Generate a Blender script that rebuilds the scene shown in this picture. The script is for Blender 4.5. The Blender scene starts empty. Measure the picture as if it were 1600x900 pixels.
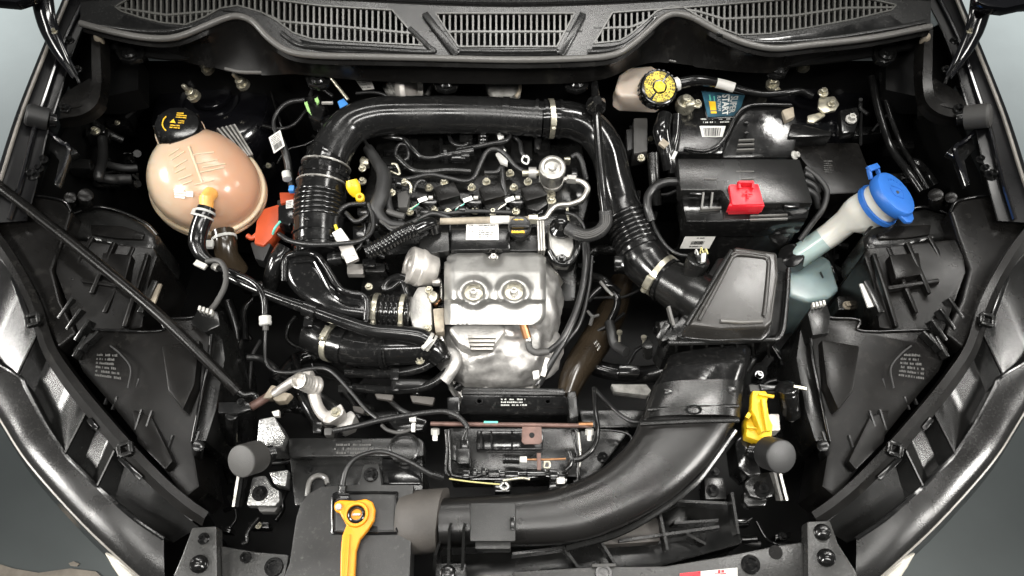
import bpy, bmesh, math, random
from mathutils import Vector, Matrix, noise
from mathutils.geometry import delaunay_2d_cdt
R = math.radians
scene = bpy.context.scene
COL = scene.collection
rng = random.Random(7)

# ------------------------------------------------------------------ camera
PITCH = R(62); DIST = 1.2444; LENS = 28.0
FPX = 1600 * LENS / 36.0
VD = Vector((0, math.cos(PITCH), -math.sin(PITCH)))
UP = Vector((0, math.sin(PITCH), math.cos(PITCH)))
RT = Vector((1, 0, 0))
CAM = -VD * DIST
cam_data = bpy.data.cameras.new("camera"); cam_data.lens = LENS; cam_data.sensor_width = 36
cam_data.clip_start = 0.02; cam_data.clip_end = 100
camera = bpy.data.objects.new("camera", cam_data); COL.objects.link(camera)
camera.location = CAM; camera.rotation_euler = (R(90) - PITCH, 0, 0)
scene.camera = camera

# ------------------------------------------------------------------ world, lamps, exposure
world = bpy.data.worlds.new("World"); scene.world = world; world.use_nodes = True
world.node_tree.nodes["Background"].inputs[0].default_value = (0.9, 0.96, 1.0, 1)
world.node_tree.nodes["Background"].inputs[1].default_value = 0.065
def area(name, loc, target, sx, sy, energy, color=(1.0, 0.975, 0.93), spread=180):
    l = bpy.data.lights.new(name, 'AREA'); l.shape = 'RECTANGLE'; l.size = sx; l.size_y = sy
    l.energy = energy; l.color = color; l.spread = R(spread)
    o = bpy.data.objects.new(name, l); COL.objects.link(o)
    o.location = loc
    d = Vector(target) - Vector(loc)
    o.rotation_euler = d.to_track_quat('-Z', 'Y').to_euler()
    return o
area("ceiling_lamp", (0.0, -0.95, 2.4), (0, 0.0, 0), 1.8, 0.20, 7.4, spread=75)
area("ceiling_lamp", (0.0, 0.05, 2.4), (0, 0.0, 0), 1.5, 0.16, 4.8, spread=80)
area("ceiling_lamp", (0.0, 1.55, 2.4), (0, 0.2, 0), 2.0, 0.20, 5, spread=70)
area("ceiling_lamp", (1.15, 0.85, 2.3), (0.45, 0.1, 0), 0.5, 0.35, 3.2, spread=60)
area("ceiling_lamp", (-2.6, -1.3, 2.0), (-0.65, -0.3, -0.1), 0.6, 1.7, 6.5, spread=24)
area("ceiling_lamp", (2.6, -1.3, 2.0), (0.65, -0.3, -0.1), 0.6, 1.7, 6.5, spread=24)
area("pocket_glint_light", (-3.4, 0.05, 1.6), (-0.66, -0.2, -0.08), 1.5, 0.5, 5.5, spread=26)  # added unseen lights, give the bumper pockets their bright reflections
area("pocket_glint_light", (3.4, 0.05, 1.6), (0.66, -0.2, -0.08), 1.5, 0.5, 2.2, spread=26)
area("floor_gradient_light", (-2.5, 2.3, 1.1), (-2.4, 2.2, -0.95), 1.2, 0.8, 92, (0.97, 1.0, 0.99), spread=96)  # added out of view to brighten the rear floor into a gradient
area("floor_gradient_light", (2.5, 2.3, 1.1), (2.4, 2.2, -0.95), 1.2, 0.8, 92, (0.97, 1.0, 0.99), spread=96)
scene.view_settings.view_transform = 'Standard'
scene.view_settings.look = 'None'
scene.view_settings.exposure = 0.0
scene.view_settings.gamma = 1.0
scene.cycles.use_denoising = True
scene.cycles.max_bounces = 8

# ------------------------------------------------------------------ placing: photo direction + real height -> metres
def ray(px, py):
    return VD + RT * ((px - 800) / FPX) + UP * ((450 - py) / FPX)
def P(px, py, z):
    d = ray(px, py); t = (z - CAM.z) / d.z
    return CAM + d * t
def PY(px, py, y):
    d = ray(px, py); return CAM + d*((y - CAM.y)/d.y)
def SC(px, py, z):
    d = ray(px, py); return ((z - CAM.z) / d.z) / FPX
def PL(pts, z=0.0):
    return [P(p[0], p[1], p[2] if len(p) > 2 else z) for p in pts]

# ------------------------------------------------------------------ materials
MATS = {}
def mat(name, base, rough=0.4, metal=0.0, bump=0.0, bscale=200, rvar=0.0, rscale=8, dust=0.0, dscale=60,
        dcol=(0.35, 0.34, 0.32), coat=0.0, sss=0.0, spec=0.5, cvar=0.0, cscale=6, aniso=0.0, dlo=0.55, trans=0.0):
    m = bpy.data.materials.new(name); m.use_nodes = True
    nt = m.node_tree; N = nt.nodes; L = nt.links
    b = N["Principled BSDF"]
    def inp(*names):
        for n in names:
            if n in b.inputs: return b.inputs[n]
    inp("Base Color").default_value = (*base, 1)
    inp("Roughness").default_value = rough
    inp("Metallic").default_value = metal
    inp("Specular IOR Level").default_value = spec
    if coat: inp("Coat Weight").default_value = coat; inp("Coat Roughness").default_value = 0.08
    if sss:
        inp("Subsurface Weight").default_value = sss; inp("Subsurface Radius").default_value = (0.03, 0.02, 0.012)
        inp("Subsurface Scale").default_value = 0.6
    if trans: inp("Transmission Weight").default_value = trans
    tc = N.new("ShaderNodeTexCoord")
    def noise(scale, detail=4, r=0.6):
        n = N.new("ShaderNodeTexNoise"); n.inputs["Scale"].default_value = scale
        n.inputs["Detail"].default_value = detail; n.inputs["Roughness"].default_value = r
        L.new(tc.outputs["Object"], n.inputs["Vector"]); return n
    def ramp(src, a, b_, lo, hi):
        r = N.new("ShaderNodeMapRange"); r.inputs["From Min"].default_value = a; r.inputs["From Max"].default_value = b_
        r.inputs["To Min"].default_value = lo; r.inputs["To Max"].default_value = hi
        L.new(src, r.inputs["Value"]); return r.outputs["Result"]
    if bump:
        n = noise(bscale, 3); bp = N.new("ShaderNodeBump"); bp.inputs["Strength"].default_value = bump
        bp.inputs["Distance"].default_value = 0.0012
        L.new(n.outputs["Fac"], bp.inputs["Height"]); L.new(bp.outputs["Normal"], inp("Normal"))
    if rvar:
        n = noise(rscale, 5)
        L.new(ramp(n.outputs["Fac"], 0.3, 0.7, max(0.03, rough - rvar), min(1, rough + rvar)), inp("Roughness"))
    col = None
    if cvar:
        n = noise(cscale, 4); mx = N.new("ShaderNodeMix"); mx.data_type = 'RGBA'
        mx.inputs[6].default_value = tuple(c * (1 - cvar) for c in base) + (1,)
        mx.inputs[7].default_value = tuple(min(1, c * (1 + cvar)) for c in base) + (1,)
        L.new(ramp(n.outputs["Fac"], 0.3, 0.7, 0, 1), mx.inputs[0]); col = mx.outputs[2]
    if dust:
        n1 = noise(dscale, 6, 0.75); n2 = noise(dscale / 9, 3)
        mu = N.new("ShaderNodeMath"); mu.operation = 'MULTIPLY'
        L.new(ramp(n1.outputs["Fac"], dlo, dlo + 0.22, 0, 1), mu.inputs[0])
        L.new(ramp(n2.outputs["Fac"], 0.42, 0.65, 0.1, dust), mu.inputs[1])
        mx = N.new("ShaderNodeMix"); mx.data_type = 'RGBA'
        if col: L.new(col, mx.inputs[6])
        else: mx.inputs[6].default_value = (*base, 1)
        mx.inputs[7].default_value = (*dcol, 1); L.new(mu.outputs[0], mx.inputs[0]); col = mx.outputs[2]
    if col: L.new(col, inp("Base Color"))
    MATS[name] = m; return m

mat("gloss", (0.006, 0.006, 0.006), 0.15, bump=0.12, bscale=80, rvar=0.11, rscale=16, dust=0.02, dscale=120)
mat("satin", (0.008, 0.008, 0.0077), 0.25, bump=0.12, bscale=500, rvar=0.10, rscale=18)
mat("pipe", (0.008, 0.008, 0.008), 0.21, bump=0.08, bscale=120, rvar=0.12, rscale=12, dust=0.025, dscale=150)
mat("matte", (0.0050, 0.0047, 0.0044), 0.30, spec=0.20, bump=0.10, bscale=500, rvar=0.12, rscale=6, cvar=0.3, cscale=9, dust=0.025, dscale=40, dcol=(0.2, 0.19, 0.17))
mat("wing", (0.004, 0.004, 0.0045), 0.30, spec=0.22, rvar=0.08)
mat("ductskin", (0.0095, 0.009, 0.0086), 0.31, spec=0.45, bump=0.12, bscale=450, rvar=0.12, rscale=6, dust=0.05, dscale=260, dlo=0.62)
mat("grained", (0.010, 0.010, 0.0097), 0.23, bump=0.13, bscale=560, rvar=0.09, rscale=9, dust=0.05, dscale=260, dlo=0.6)
mat("airlid", (0.026, 0.0245, 0.0225), 0.25, bump=0.12, bscale=600, rvar=0.10, rscale=9, dust=0.10, dscale=60, dlo=0.6)
mat("dusty", (0.017, 0.017, 0.0165), 0.40, bump=0.2, bscale=600, rvar=0.1, dust=0.30, dscale=140, dcol=(0.22, 0.215, 0.2))
mat("cowl", (0.012, 0.012, 0.0117), 0.24, bump=0.10, bscale=520, rvar=0.08, rscale=5, dust=0.05, dscale=200)
mat("bandskin", (0.014, 0.0138, 0.0135), 0.25, bump=0.12, bscale=420, rvar=0.10, rscale=7, dust=0.04, dscale=200)
mat("slat", (0.070, 0.069, 0.064), 0.24, rvar=0.05)
mat("seal", (0.105, 0.102, 0.096), 0.30, bump=0.10, bscale=200, rvar=0.08, rscale=6)  # base lightened to put highlights into the cowl lip's colour
mat("slamskin", (0.030, 0.030, 0.029), 0.30, bump=0.30, bscale=300, rvar=0.12, rscale=12, dust=0.30, dscale=130, dcol=(0.25, 0.24, 0.22))  # lighter base and speckle stand in for reflections on slam panels and brackets
mat("rubber", (0.018, 0.018, 0.018), 0.48, bump=0.2, bscale=500)
mat("rubber_grey", (0.042, 0.041, 0.039), 0.58, bump=0.25, bscale=450, cvar=0.2)
mat("cable", (0.012, 0.012, 0.012), 0.32)
mat("tape", (0.016, 0.016, 0.016), 0.5, bump=0.5, bscale=120)
mat("paint", (0.004, 0.004, 0.005), 0.14, coat=0.8, rvar=0.05)
mat("paint_edge", (0.20, 0.185, 0.165), 0.34, cvar=0.35, cscale=14)
mat("bodypaint", (0.55, 0.52, 0.45), 0.3, coat=0.5)
mat("tub", (0.004, 0.004, 0.004), 0.45, spec=0.25, bump=0.4, bscale=30)
mat("alu", (0.46, 0.445, 0.415), 0.34, 0.9, bump=0.18, bscale=260, rvar=0.10, rscale=16, cvar=0.15, cscale=30)
mat("cast", (0.42, 0.41, 0.39), 0.42, 0.65, bump=0.6, bscale=260, rvar=0.10, cvar=0.3, cscale=34)
mat("shield", (0.36, 0.355, 0.34), 0.42, 0.82, bump=0.18, bscale=60, rvar=0.12, rscale=30, cvar=0.25, cscale=18, dust=0.25, dscale=45, dcol=(0.2, 0.17, 0.13), dlo=0.58)
mat("foil", (0.30, 0.292, 0.28), 0.48, 0.6, bump=0.9, bscale=60, rvar=0.12, cvar=0.4, cscale=34)
mat("steel", (0.38, 0.37, 0.345), 0.32, 0.8, rvar=0.08, rscale=60, cvar=0.2, cscale=70)
mat("zinc", (0.46, 0.435, 0.35), 0.34, 0.8, rvar=0.10, rscale=60, cvar=0.3, cscale=80)
mat("whitezinc", (0.46, 0.45, 0.42), 0.42, 0.3, cvar=0.2, cscale=60)
mat("castwhite", (0.40, 0.38, 0.355), 0.42, 0.45, bump=0.2, bscale=300, cvar=0.2, cscale=40)
mat("speckle", (0.24, 0.24, 0.235), 0.26, 0.75, bump=1.0, bscale=300, rvar=0.1, cvar=0.5, cscale=200)
mat("rust", (0.115, 0.068, 0.056), 0.42, 0.3, bump=0.4, bscale=200, cvar=0.35, cscale=50)
mat("brass", (0.34, 0.17, 0.08), 0.33, 0.8, cvar=0.4, cscale=60)
mat("brownpipe", (0.026, 0.019, 0.012), 0.20, bump=0.08, bscale=50, cvar=0.3, cscale=10)
mat("beige", (0.25, 0.215, 0.165), 0.55, cvar=0.4, cscale=40)
mat("yellow", (0.74, 0.47, 0.014), 0.38, bump=0.12, bscale=350, rvar=0.10, rscale=20, cvar=0.10, cscale=25, dust=0.30, dscale=50, dcol=(0.05, 0.04, 0.03), dlo=0.60)
mat("amber", (0.74, 0.27, 0.006), 0.38, bump=0.12, bscale=350, rvar=0.10, rscale=20, cvar=0.10, cscale=25, dust=0.30, dscale=50, dcol=(0.05, 0.04, 0.03), dlo=0.60)
mat("orange", (0.42, 0.062, 0.018), 0.42, bump=0.12, bscale=350, rvar=0.10, rscale=20, cvar=0.10, cscale=25, dust=0.30, dscale=50, dcol=(0.05, 0.04, 0.03), dlo=0.60)
mat("red", (0.64, 0.018, 0.030), 0.34, bump=0.12, bscale=350, rvar=0.10, rscale=20, cvar=0.10, cscale=25, dust=0.30, dscale=50, dcol=(0.05, 0.04, 0.03), dlo=0.60)
mat("blue", (0.026, 0.130, 0.45), 0.36, bump=0.12, bscale=350, rvar=0.10, rscale=20, cvar=0.10, cscale=25, dust=0.30, dscale=50, dcol=(0.05, 0.04, 0.03), dlo=0.60)
mat("bluetag", (0.06, 0.24, 0.62), 0.4)
mat("green", (0.35, 0.62, 0.22), 0.4)
mat("teal", (0.10, 0.42, 0.34), 0.5)
mat("white", (0.66, 0.66, 0.63), 0.45, cvar=0.08, cscale=40)
mat("label", (0.60, 0.59, 0.56), 0.48, cvar=0.10, cscale=30)
mat("neck", (0.60, 0.59, 0.54), 0.36, sss=0.25, bump=0.12, bscale=80, cvar=0.12, cscale=12)
mat("fluid", (0.34, 0.43, 0.415), 0.25, sss=0.3, cvar=0.12, cscale=9)
mat("washer", (0.27, 0.355, 0.36), 0.24, sss=0.5, cvar=0.2, cscale=9)
mat("brake", (0.56, 0.475, 0.40), 0.32, sss=0.3, cvar=0.10, cscale=12)
mat("ink", (0.02, 0.02, 0.02), 0.6)
mat("yprint", (0.85, 0.50, 0.02), 0.5)
mat("yprint2", (0.66, 0.50, 0.04), 0.45)
mat("paleyellow", (0.42, 0.38, 0.16), 0.45)
mat("gprint", (0.42, 0.42, 0.40), 0.5)
mat("dprint", (0.060, 0.059, 0.056), 0.4)
mat("battlabel", (0.03, 0.09, 0.13), 0.3, cvar=0.75, cscale=14)
mat("nozzle", (0.80, 0.40, 0.10), 0.3, sss=0.3, cvar=0.15, cscale=30)
mat("seam", (0.58, 0.46, 0.32), 0.3, sss=0.3)
mat("boot", (0.050, 0.045, 0.040), 0.6, bump=0.3, bscale=300, cvar=0.3, cscale=14)
mat("floor", (0.095, 0.108, 0.108), 0.65, bump=0.15, bscale=30, cvar=0.10, cscale=3)
mat("patch", (0.30, 0.265, 0.22), 0.8, bump=0.5, bscale=40, cvar=0.3, cscale=18)
mat("foam", (0.23, 0.225, 0.21), 0.8, bump=0.8, bscale=150, cvar=0.4, cscale=60)

def tank_material():
    m = mat("tank", (0.80, 0.66, 0.48), 0.22, sss=0.5, bump=0.35, bscale=38)
    nt = m.node_tree; N = nt.nodes; L = nt.links; b = N["Principled BSDF"]
    tc = [n for n in N if n.type == 'TEX_COORD'][0]
    sp = N.new("ShaderNodeSeparateXYZ"); L.new(tc.outputs["Object"], sp.inputs[0])
    ns = N.new("ShaderNodeTexNoise"); ns.inputs["Scale"].default_value = 26; L.new(tc.outputs["Object"], ns.inputs["Vector"])
    a = N.new("ShaderNodeMath"); a.operation = 'MULTIPLY_ADD'; a.inputs[1].default_value = 0.09; L.new(ns.outputs["Fac"], a.inputs[0]); L.new(sp.outputs["X"], a.inputs[2])
    r = N.new("ShaderNodeMapRange"); r.inputs["From Min"].default_value = -0.02; r.inputs["From Max"].default_value = 0.17
    L.new(a.outputs[0], r.inputs["Value"])
    mx = N.new("ShaderNodeMix"); mx.data_type = 'RGBA'; mx.inputs[6].default_value = (0.46, 0.40, 0.30, 1); mx.inputs[7].default_value = (0.54, 0.31, 0.20, 1)
    L.new(r.outputs[0], mx.inputs[0]); L.new(mx.outputs[2], b.inputs["Base Color"])
tank_material()

# ------------------------------------------------------------------ object helpers
ORG = {}
def new_obj(name, data):
    o = bpy.data.objects.new(name, data); COL.objects.link(o); return o
def T(name, label, cat, at, group=None):
    o = new_obj(name, None); o.location = P(*at) if not isinstance(at, Vector) else at
    o.empty_display_size = 0.02
    ORG[o] = Vector(o.location); o["label"] = label; o["category"] = cat
    if group: o["group"] = group
    return o
def tag(o, label, cat, group=None):
    o["label"] = label; o["category"] = cat
    if group: o["group"] = group
    return o
def catmull(pts, n=8):
    if len(pts) < 3: 
        return [pts[0].lerp(pts[1], i / n) for i in range(n + 1)]
    out = []
    Q = [pts[0] * 2 - pts[1]] + list(pts) + [pts[-1] * 2 - pts[-2]]
    for i in range(1, len(Q) - 2):
        a, b, c, d = Q[i-1], Q[i], Q[i+1], Q[i+2]
        for k in range(n):
            t = k / n
            out.append(0.5 * ((2*b) + (c-a)*t + (2*a-5*b+4*c-d)*t*t + (3*b-a-3*c+d)*t**3))
    out.append(pts[-1].copy()); return out
def lerp_list(vals, u):
    if not isinstance(vals, (list, tuple)): return vals
    x = u * (len(vals) - 1); i = min(int(x), len(vals) - 2); f = x - i
    return vals[i] * (1 - f) + vals[i+1] * f
def frame(axis, hint=Vector((0, 0, 1))):
    w = axis.normalized()
    if abs(w.dot(hint)) > 0.95: hint = Vector((0, 1, 0)) if abs(w.y) < 0.9 else Vector((1, 0, 0))
    u = hint.cross(w).normalized(); v = w.cross(u)
    return u, v, w

class B:
    def __init__(s): s.v = []; s.f = []
    def add(s, verts, faces):
        o = len(s.v); s.v += [Vector(x) for x in verts]; s.f += [tuple(i + o for i in f) for f in faces]; return s
    def rings(s, rings, cap0=True, cap1=True, closed=True):
        n = len(rings[0]); verts = [p for r in rings for p in r]; faces = []
        for i in range(len(rings) - 1):
            for j in range(n if closed else n - 1):
                k = (j + 1) % n
                faces.append((i*n+j, i*n+k, (i+1)*n+k, (i+1)*n+j))
        if closed and cap0: faces.append(tuple(range(n))[::-1])
        if closed and cap1: faces.append(tuple((len(rings)-1)*n + j for j in range(n)))
        return s.add(verts, faces)
    def tube(s, path, r, seg=14, cap=True, ribs=None, squash=1.0):
        # path: world points; r: metres or list; ribs=(pitch, amp) for corrugation
        if ribs:
            L = sum((path[i+1]-path[i]).length for i in range(len(path)-1))
            m = max(8, int(L / ribs[0]) * 4); path = resample(path, m)
        rings = []; u = None; n = len(path)
        for i, p in enumerate(path):
            t = (path[min(i+1, n-1)] - path[max(i-1, 0)]).normalized()
            if u is None: u = frame(t)[0]
            u = (u - t * u.dot(t)).normalized(); v = t.cross(u)
            rad = lerp_list(r, i / (n - 1))
            if ribs: rad = rad * (1 + ribs[1] * (0, 0.8, 1, 0.8)[i % 4])
            rings.append([p + (u * math.cos(a) + v * math.sin(a) * squash) * rad for a in [2*math.pi*k/seg for k in range(seg)]])
        return s.rings(rings, cap, cap)
    def lathe(s, p, axis, prof, seg=28, squash=1.0, rotu=None):
        u, v, w = frame(axis)
        if rotu: u, v = u*math.cos(rotu)+v*math.sin(rotu), -u*math.sin(rotu)+v*math.cos(rotu)
        rings = [[p + w*h + (u*math.cos(a) + v*math.sin(a)*squash)*r for a in [2*math.pi*k/seg for k in range(seg)]] for r, h in prof]
        return s.rings(rings)
    def prism(s, top, h, grow=0.0, direction=None):
        d = (direction or Vector((0, 0, -1))) * h; n = len(top)
        c = sum(top, Vector()) / n
        ar = sum(top[i].x*top[(i+1)%n].y - top[(i+1)%n].x*top[i].y for i in range(n))
        if ar < 0: top = top[::-1]
        bot = [p + d + (p - c) * grow for p in top]
        f = [tuple(range(n)), tuple(range(2*n-1, n-1, -1))]
        for i in range(n):
            j = (i+1) % n; f.append((i, i+n, j+n, j))
        return s.add(list(top) + bot, f)
    def box(s, c, size, axes=None):
        u, v, w = axes or (Vector((1,0,0)), Vector((0,1,0)), Vector((0,0,1)))
        x, y, z = [k / 2 for k in size]
        vs = [c + u*a*x + v*b*y + w*d*z for d in (-1, 1) for b in (-1, 1) for a in (-1, 1)]
        return s.add(vs, [(0,2,3,1),(4,5,7,6),(0,1,5,4),(2,6,7,3),(0,4,6,2),(1,3,7,5)])
    def bar(s, a, b, w, h, up=Vector((0,0,1))):
        t = b - a; u = t.normalized(); v = up.cross(u).normalized(); n = u.cross(v)
        return s.box((a+b)/2, (t.length, w, h), (u, v, n))
    def grid(s, rows, thick=0.0):
        m = len(rows); n = len(rows[0]); vs = [p for r in rows for p in r]
        f = [(i*n+j, i*n+j+1, (i+1)*n+j+1, (i+1)*n+j) for i in range(m-1) for j in range(n-1)]
        if thick:
            nm = []
            for i in range(m):
                for j in range(n):
                    a = rows[i][min(j+1,n-1)] - rows[i][max(j-1,0)]; b = rows[min(i+1,m-1)][j] - rows[max(i-1,0)][j]
                    c = a.cross(b); c = c.normalized() if c.length > 1e-12 else Vector((0,0,1))
                    if c.z < 0: c = -c
                    nm.append(c)
            k = len(vs); vs = vs + [vs[i] - nm[i]*thick for i in range(k)]
            f += [tuple(x+k for x in q[::-1]) for q in f]
            edge = [j for j in range(n)] + [i*n+n-1 for i in range(1,m)] + [(m-1)*n+j for j in range(n-2,-1,-1)] + [i*n for i in range(m-2,0,-1)]
            for a, b in zip(edge, edge[1:] + edge[:1]): f.append((b, a, a+k, b+k))
        return s.add(vs, f)
    def ball(s, c, r, axes=None, seg=20, rg=12, cut=-1.0):
        u, v, w = axes or (Vector((1,0,0)), Vector((0,1,0)), Vector((0,0,1)))
        rings = []
        for i in range(rg + 1):
            ph = -math.pi/2 + math.pi*i/rg; ph = max(ph, math.asin(cut)) if cut > -1 else ph
            rr = max(math.cos(ph), 1e-3)
            rings.append([c + (u*math.cos(a)*r[0] + v*math.sin(a)*r[1])*rr + w*math.sin(ph)*r[2] for a in [2*math.pi*k/seg for k in range(seg)]])
        return s.rings(rings)
    def crumple(s, amp, freq):
        c = sum(s.v, Vector())/len(s.v)
        s.v = [p + (p-c).normalized()*amp*(noise.noise(p*freq) + .5*noise.noise(p*freq*2.3)) for p in s.v]; return s
    def to(s, name, material, parent=None, bevel=0.0, smooth=40, seg=2, label=None):
        off = ORG[parent] if parent else None
        if off is None:
            c = sum(s.v, Vector()) / len(s.v); off = Vector((c.x, c.y, min(p.z for p in s.v)))
        me = bpy.data.meshes.new(name); me.from_pydata([p - off for p in s.v], [], s.f)
        bm = bmesh.new(); bm.from_mesh(me)
        bmesh.ops.recalc_face_normals(bm, faces=bm.faces)
        if bevel:
            es = [e for e in bm.edges if len(e.link_faces) == 2 and e.calc_face_angle(0) > R(28)]
            bmesh.ops.bevel(bm, geom=es, offset=bevel, segments=seg, profile=0.6, affect='EDGES', clamp_overlap=True)
        bm.to_mesh(me); bm.free()
        if smooth:
            me.shade_smooth(); me.set_sharp_from_angle(angle=R(smooth))
        me.materials.append(MATS[material])
        o = new_obj(name, me)
        if parent: o.parent = parent
        else: o.location = off
        ORG[o] = off
        if label: o["label"] = label
        return o

def resample(path, m):
    d = [0]
    for i in range(len(path)-1): d.append(d[-1] + (path[i+1]-path[i]).length)
    out = []; k = 0
    for i in range(m+1):
        x = d[-1]*i/m
        while k < len(path)-2 and d[k+1] < x: k += 1
        f = (x-d[k])/max(1e-9, d[k+1]-d[k]); out.append(path[k].lerp(path[k+1], min(1, max(0, f))))
    return out
def path(pts, z=0.0, n=8):
    return catmull(PL(pts, z), n)
def midsc(pts, z=0.0):
    p = pts[len(pts)//2]; return SC(p[0], p[1], p[2] if len(p) > 2 else z)
def rpx(r, pts, z=0.0):
    k = midsc(pts, z)
    return [x*k for x in r] if isinstance(r, (list, tuple)) else r*k
def hose(name, pts, r, material="cable", parent=None, z=0.0, seg=12, ribs=None, n=8, label=None, squash=1.0):
    return B().tube(path(pts, z, n), rpx(r, pts, z), seg, True, ribs, squash).to(name, material, parent, smooth=50 if not ribs else 70, label=label)
def slab(name, poly, z, h, material, parent=None, bevel=0.002, grow=0.0, label=None, smooth=40, seg=2):
    return B().prism(PL(poly, z), h, grow).to(name, material, parent, bevel, smooth, seg, label)
UPZ = Vector((0, 0, 1))
def bolt(px, py, z, r, material, parent, axis=UPZ, name="bolt", stud=0.0):
    p = P(px, py, z); k = SC(px, py, z)*r
    b = B().lathe(p, axis, [(k*1.0, -k*.8), (k*1.45, -k*.8), (k*1.45, -k*.35), (k*1.3, -k*.2), (k*.95, -k*.2)], 20)
    b.lathe(p, axis, [(k*.98, -k*.25), (k*.98, k*.75), (k*.86, k*.9), (k*.50, k*.9), (k*.46, k*.45), (k*.1, k*.45)], 6)
    if stud: b.lathe(p, axis, [(k*.5, 0), (k*.5, k*stud), (k*.42, k*stud*1.05)], 10)
    return b.to(name, material, parent, 0, 30)
def cyl(name, a, b, r, material, parent=None, edge=0.12, seg=28, label=None, dome=0.0):
    # cylinder from base a to top b (px,py,z); r in px
    p, q = P(*a), P(*b); L = (q-p).length; k = SC(*a)*r
    e = k*edge
    prof = [(k*.98, 0), (k, e), (k, L-e), (k-e*.4, L-e*.3), (k-e, L)]
    if dome: prof += [(k*.7, L+k*dome*.6), (k*.35, L+k*dome*.92), (k*.02, L+k*dome)]
    return B().lathe(p, q-p, prof, seg).to(name, material, parent, 0, 28, label=label)
def clamp(pth, u, r, width, parent, material="zinc", screw=None, name="hose_clamp"):
    # band round a tube path at fraction u; screw = direction the screw sits in
    i = min(len(pth)-2, int(u*(len(pth)-1))); p = pth[i]; t = (pth[i+1]-pth[max(0, i-1)]).normalized()
    rr = r
    b = B().lathe(p, t, [(rr*.97, -width/2), (rr*1.05, -width/2), (rr*1.05, width/2), (rr*.97, width/2)], 32)
    o = b.to(name, material, parent, 0, 30)
    if screw:
        s = Vector(screw); s = (s - t*s.dot(t)).normalized(); q = p + s*rr*1.13; v = t.cross(s)
        B().box(q, (width*1.1, rr*.62, rr*.20), (t, v, s)).to("screw_housing", material, o, rr*.03)
        h = q + v*rr*.36
        B().lathe(h, v, [(width*.5, 0), (width*.5, width*.45), (width*.4, width*.55), (width*.15, width*.5)], 12).to("screw", material, o)
    return o
def quad(pts, z=0.0):
    # four px corners: bottom-left, bottom-right, top-right, top-left
    return PL(pts, z)
def qmap(q, u, v, off=0.0):
    n = (q[1]-q[0]).cross(q[3]-q[0]).normalized()
    return (q[0]*(1-u)+q[1]*u)*(1-v) + (q[3]*(1-u)+q[2]*u)*v + n*off
def patch(name, q, material, parent, off=0.0004, thick=0.0006):
    n = (q[1]-q[0]).cross(q[3]-q[0]).normalized()
    vs = [p + n*off for p in q]
    return B().add(vs + [p - n*thick for p in vs], [(0,1,2,3),(7,6,5,4),(0,4,5,1),(1,5,6,2),(2,6,7,3),(3,7,4,0)]).to(name, material, parent, 0, 30)
def cells(name, q, rects, material, parent, off=0.0010):
    b = B()
    for (u0, v0, u1, v1) in rects:
        b.add([qmap(q,u0,v0,off), qmap(q,u1,v0,off), qmap(q,u1,v1,off), qmap(q,u0,v1,off)], [(0,1,2,3)])
    return b.to(name, material, parent, 0, 0)
def print_rows(q, rows, seed, material, parent, name="print", box=(0.06, 0.08, 0.94, 0.92), dens=0.72):
    g = random.Random(seed); rects = []
    u0, v0, u1, v1 = box; hgt = (v1-v0)/rows
    for i in range(rows):
        y = v1 - hgt*(i+1); u = u0
        end = u1 - g.random()*(u1-u0)*0.35
        while u < end:
            w = (0.012+g.random()*0.03)*(u1-u0)*1.6
            if g.random() < dens:
                rects.append((u, y+hgt*.22, min(u+w*.72, u1), y+hgt*(0.62+0.2*g.random())))
            u += w
    return cells(name, q, rects, material, parent)
def barcode(q, seed, parent, box=(0.1, 0.25, 0.9, 0.85), n=26, material="ink"):
    g = random.Random(seed); rects = []; u0, v0, u1, v1 = box; u = u0
    while u < u1:
        w = (u1-u0)/n*(0.3+g.random()*.9); rects.append((u, v0, min(u+w, u1), v1)); u += w + (u1-u0)/n*(0.3+g.random()*.5)
    return cells("barcode", q, rects, material, parent)
def write(text, q, material, parent, off=0.0012, name="lettering", box=(0, 0, 1, 1), bold=0.0, shear=0.0, extrude=0.0):
    cu = bpy.data.curves.new("t", 'FONT'); cu.body = text; cu.align_x = 'LEFT'; cu.offset = bold; cu.shear = shear
    ob = bpy.data.objects.new("t", cu); me = ob.to_mesh()
    vs = [v.co.copy() for v in me.vertices]; fs = [tuple(p.vertices) for p in me.polygons]; ob.to_mesh_clear()
    bpy.data.objects.remove(ob); bpy.data.curves.remove(cu)
    if not vs: return None
    x0 = min(v.x for v in vs); x1 = max(v.x for v in vs); y0 = min(v.y for v in vs); y1 = max(v.y for v in vs)
    b = B(); b.add([qmap(q, box[0]+(v.x-x0)/(x1-x0)*(box[2]-box[0]), box[1]+(v.y-y0)/(y1-y0)*(box[3]-box[1]), off) for v in vs], fs)
    return b.to(name, material, parent, 0, 0)
def duct(name, Ls, Rs, hs, material, parent=None, n=8, seg=28, power=3.0, below=0.6, label=None, caps=True):
    # loft between two edge lines (world points, same count); hs = crown height above edge line
    A, C = catmull(Ls, n), catmull(Rs, n); m = len(A); rings = []
    for i in range(m):
        c = (A[i]+C[i])/2; u = (C[i]-A[i])/2
        t = (A[min(i+1,m-1)]+C[min(i+1,m-1)] - A[max(i-1,0)]-C[max(i-1,0)])
        w = u.cross(t).normalized(); w = w if w.z > 0 else -w
        h = lerp_list(hs, i/(m-1)); ring = []
        for k in range(seg):
            a = 2*math.pi*k/seg; ca, sa = math.cos(a), math.sin(a)
            x = math.copysign(abs(ca)**(2/power), ca); y = math.copysign(abs(sa)**(2/power), sa)
            ring.append(c + u*x + w*(y*h if y > 0 else y*h*below))
        rings.append(ring)
    return B().rings(rings, caps, caps).to(name, material, parent, 0, 50, label=label)

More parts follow.
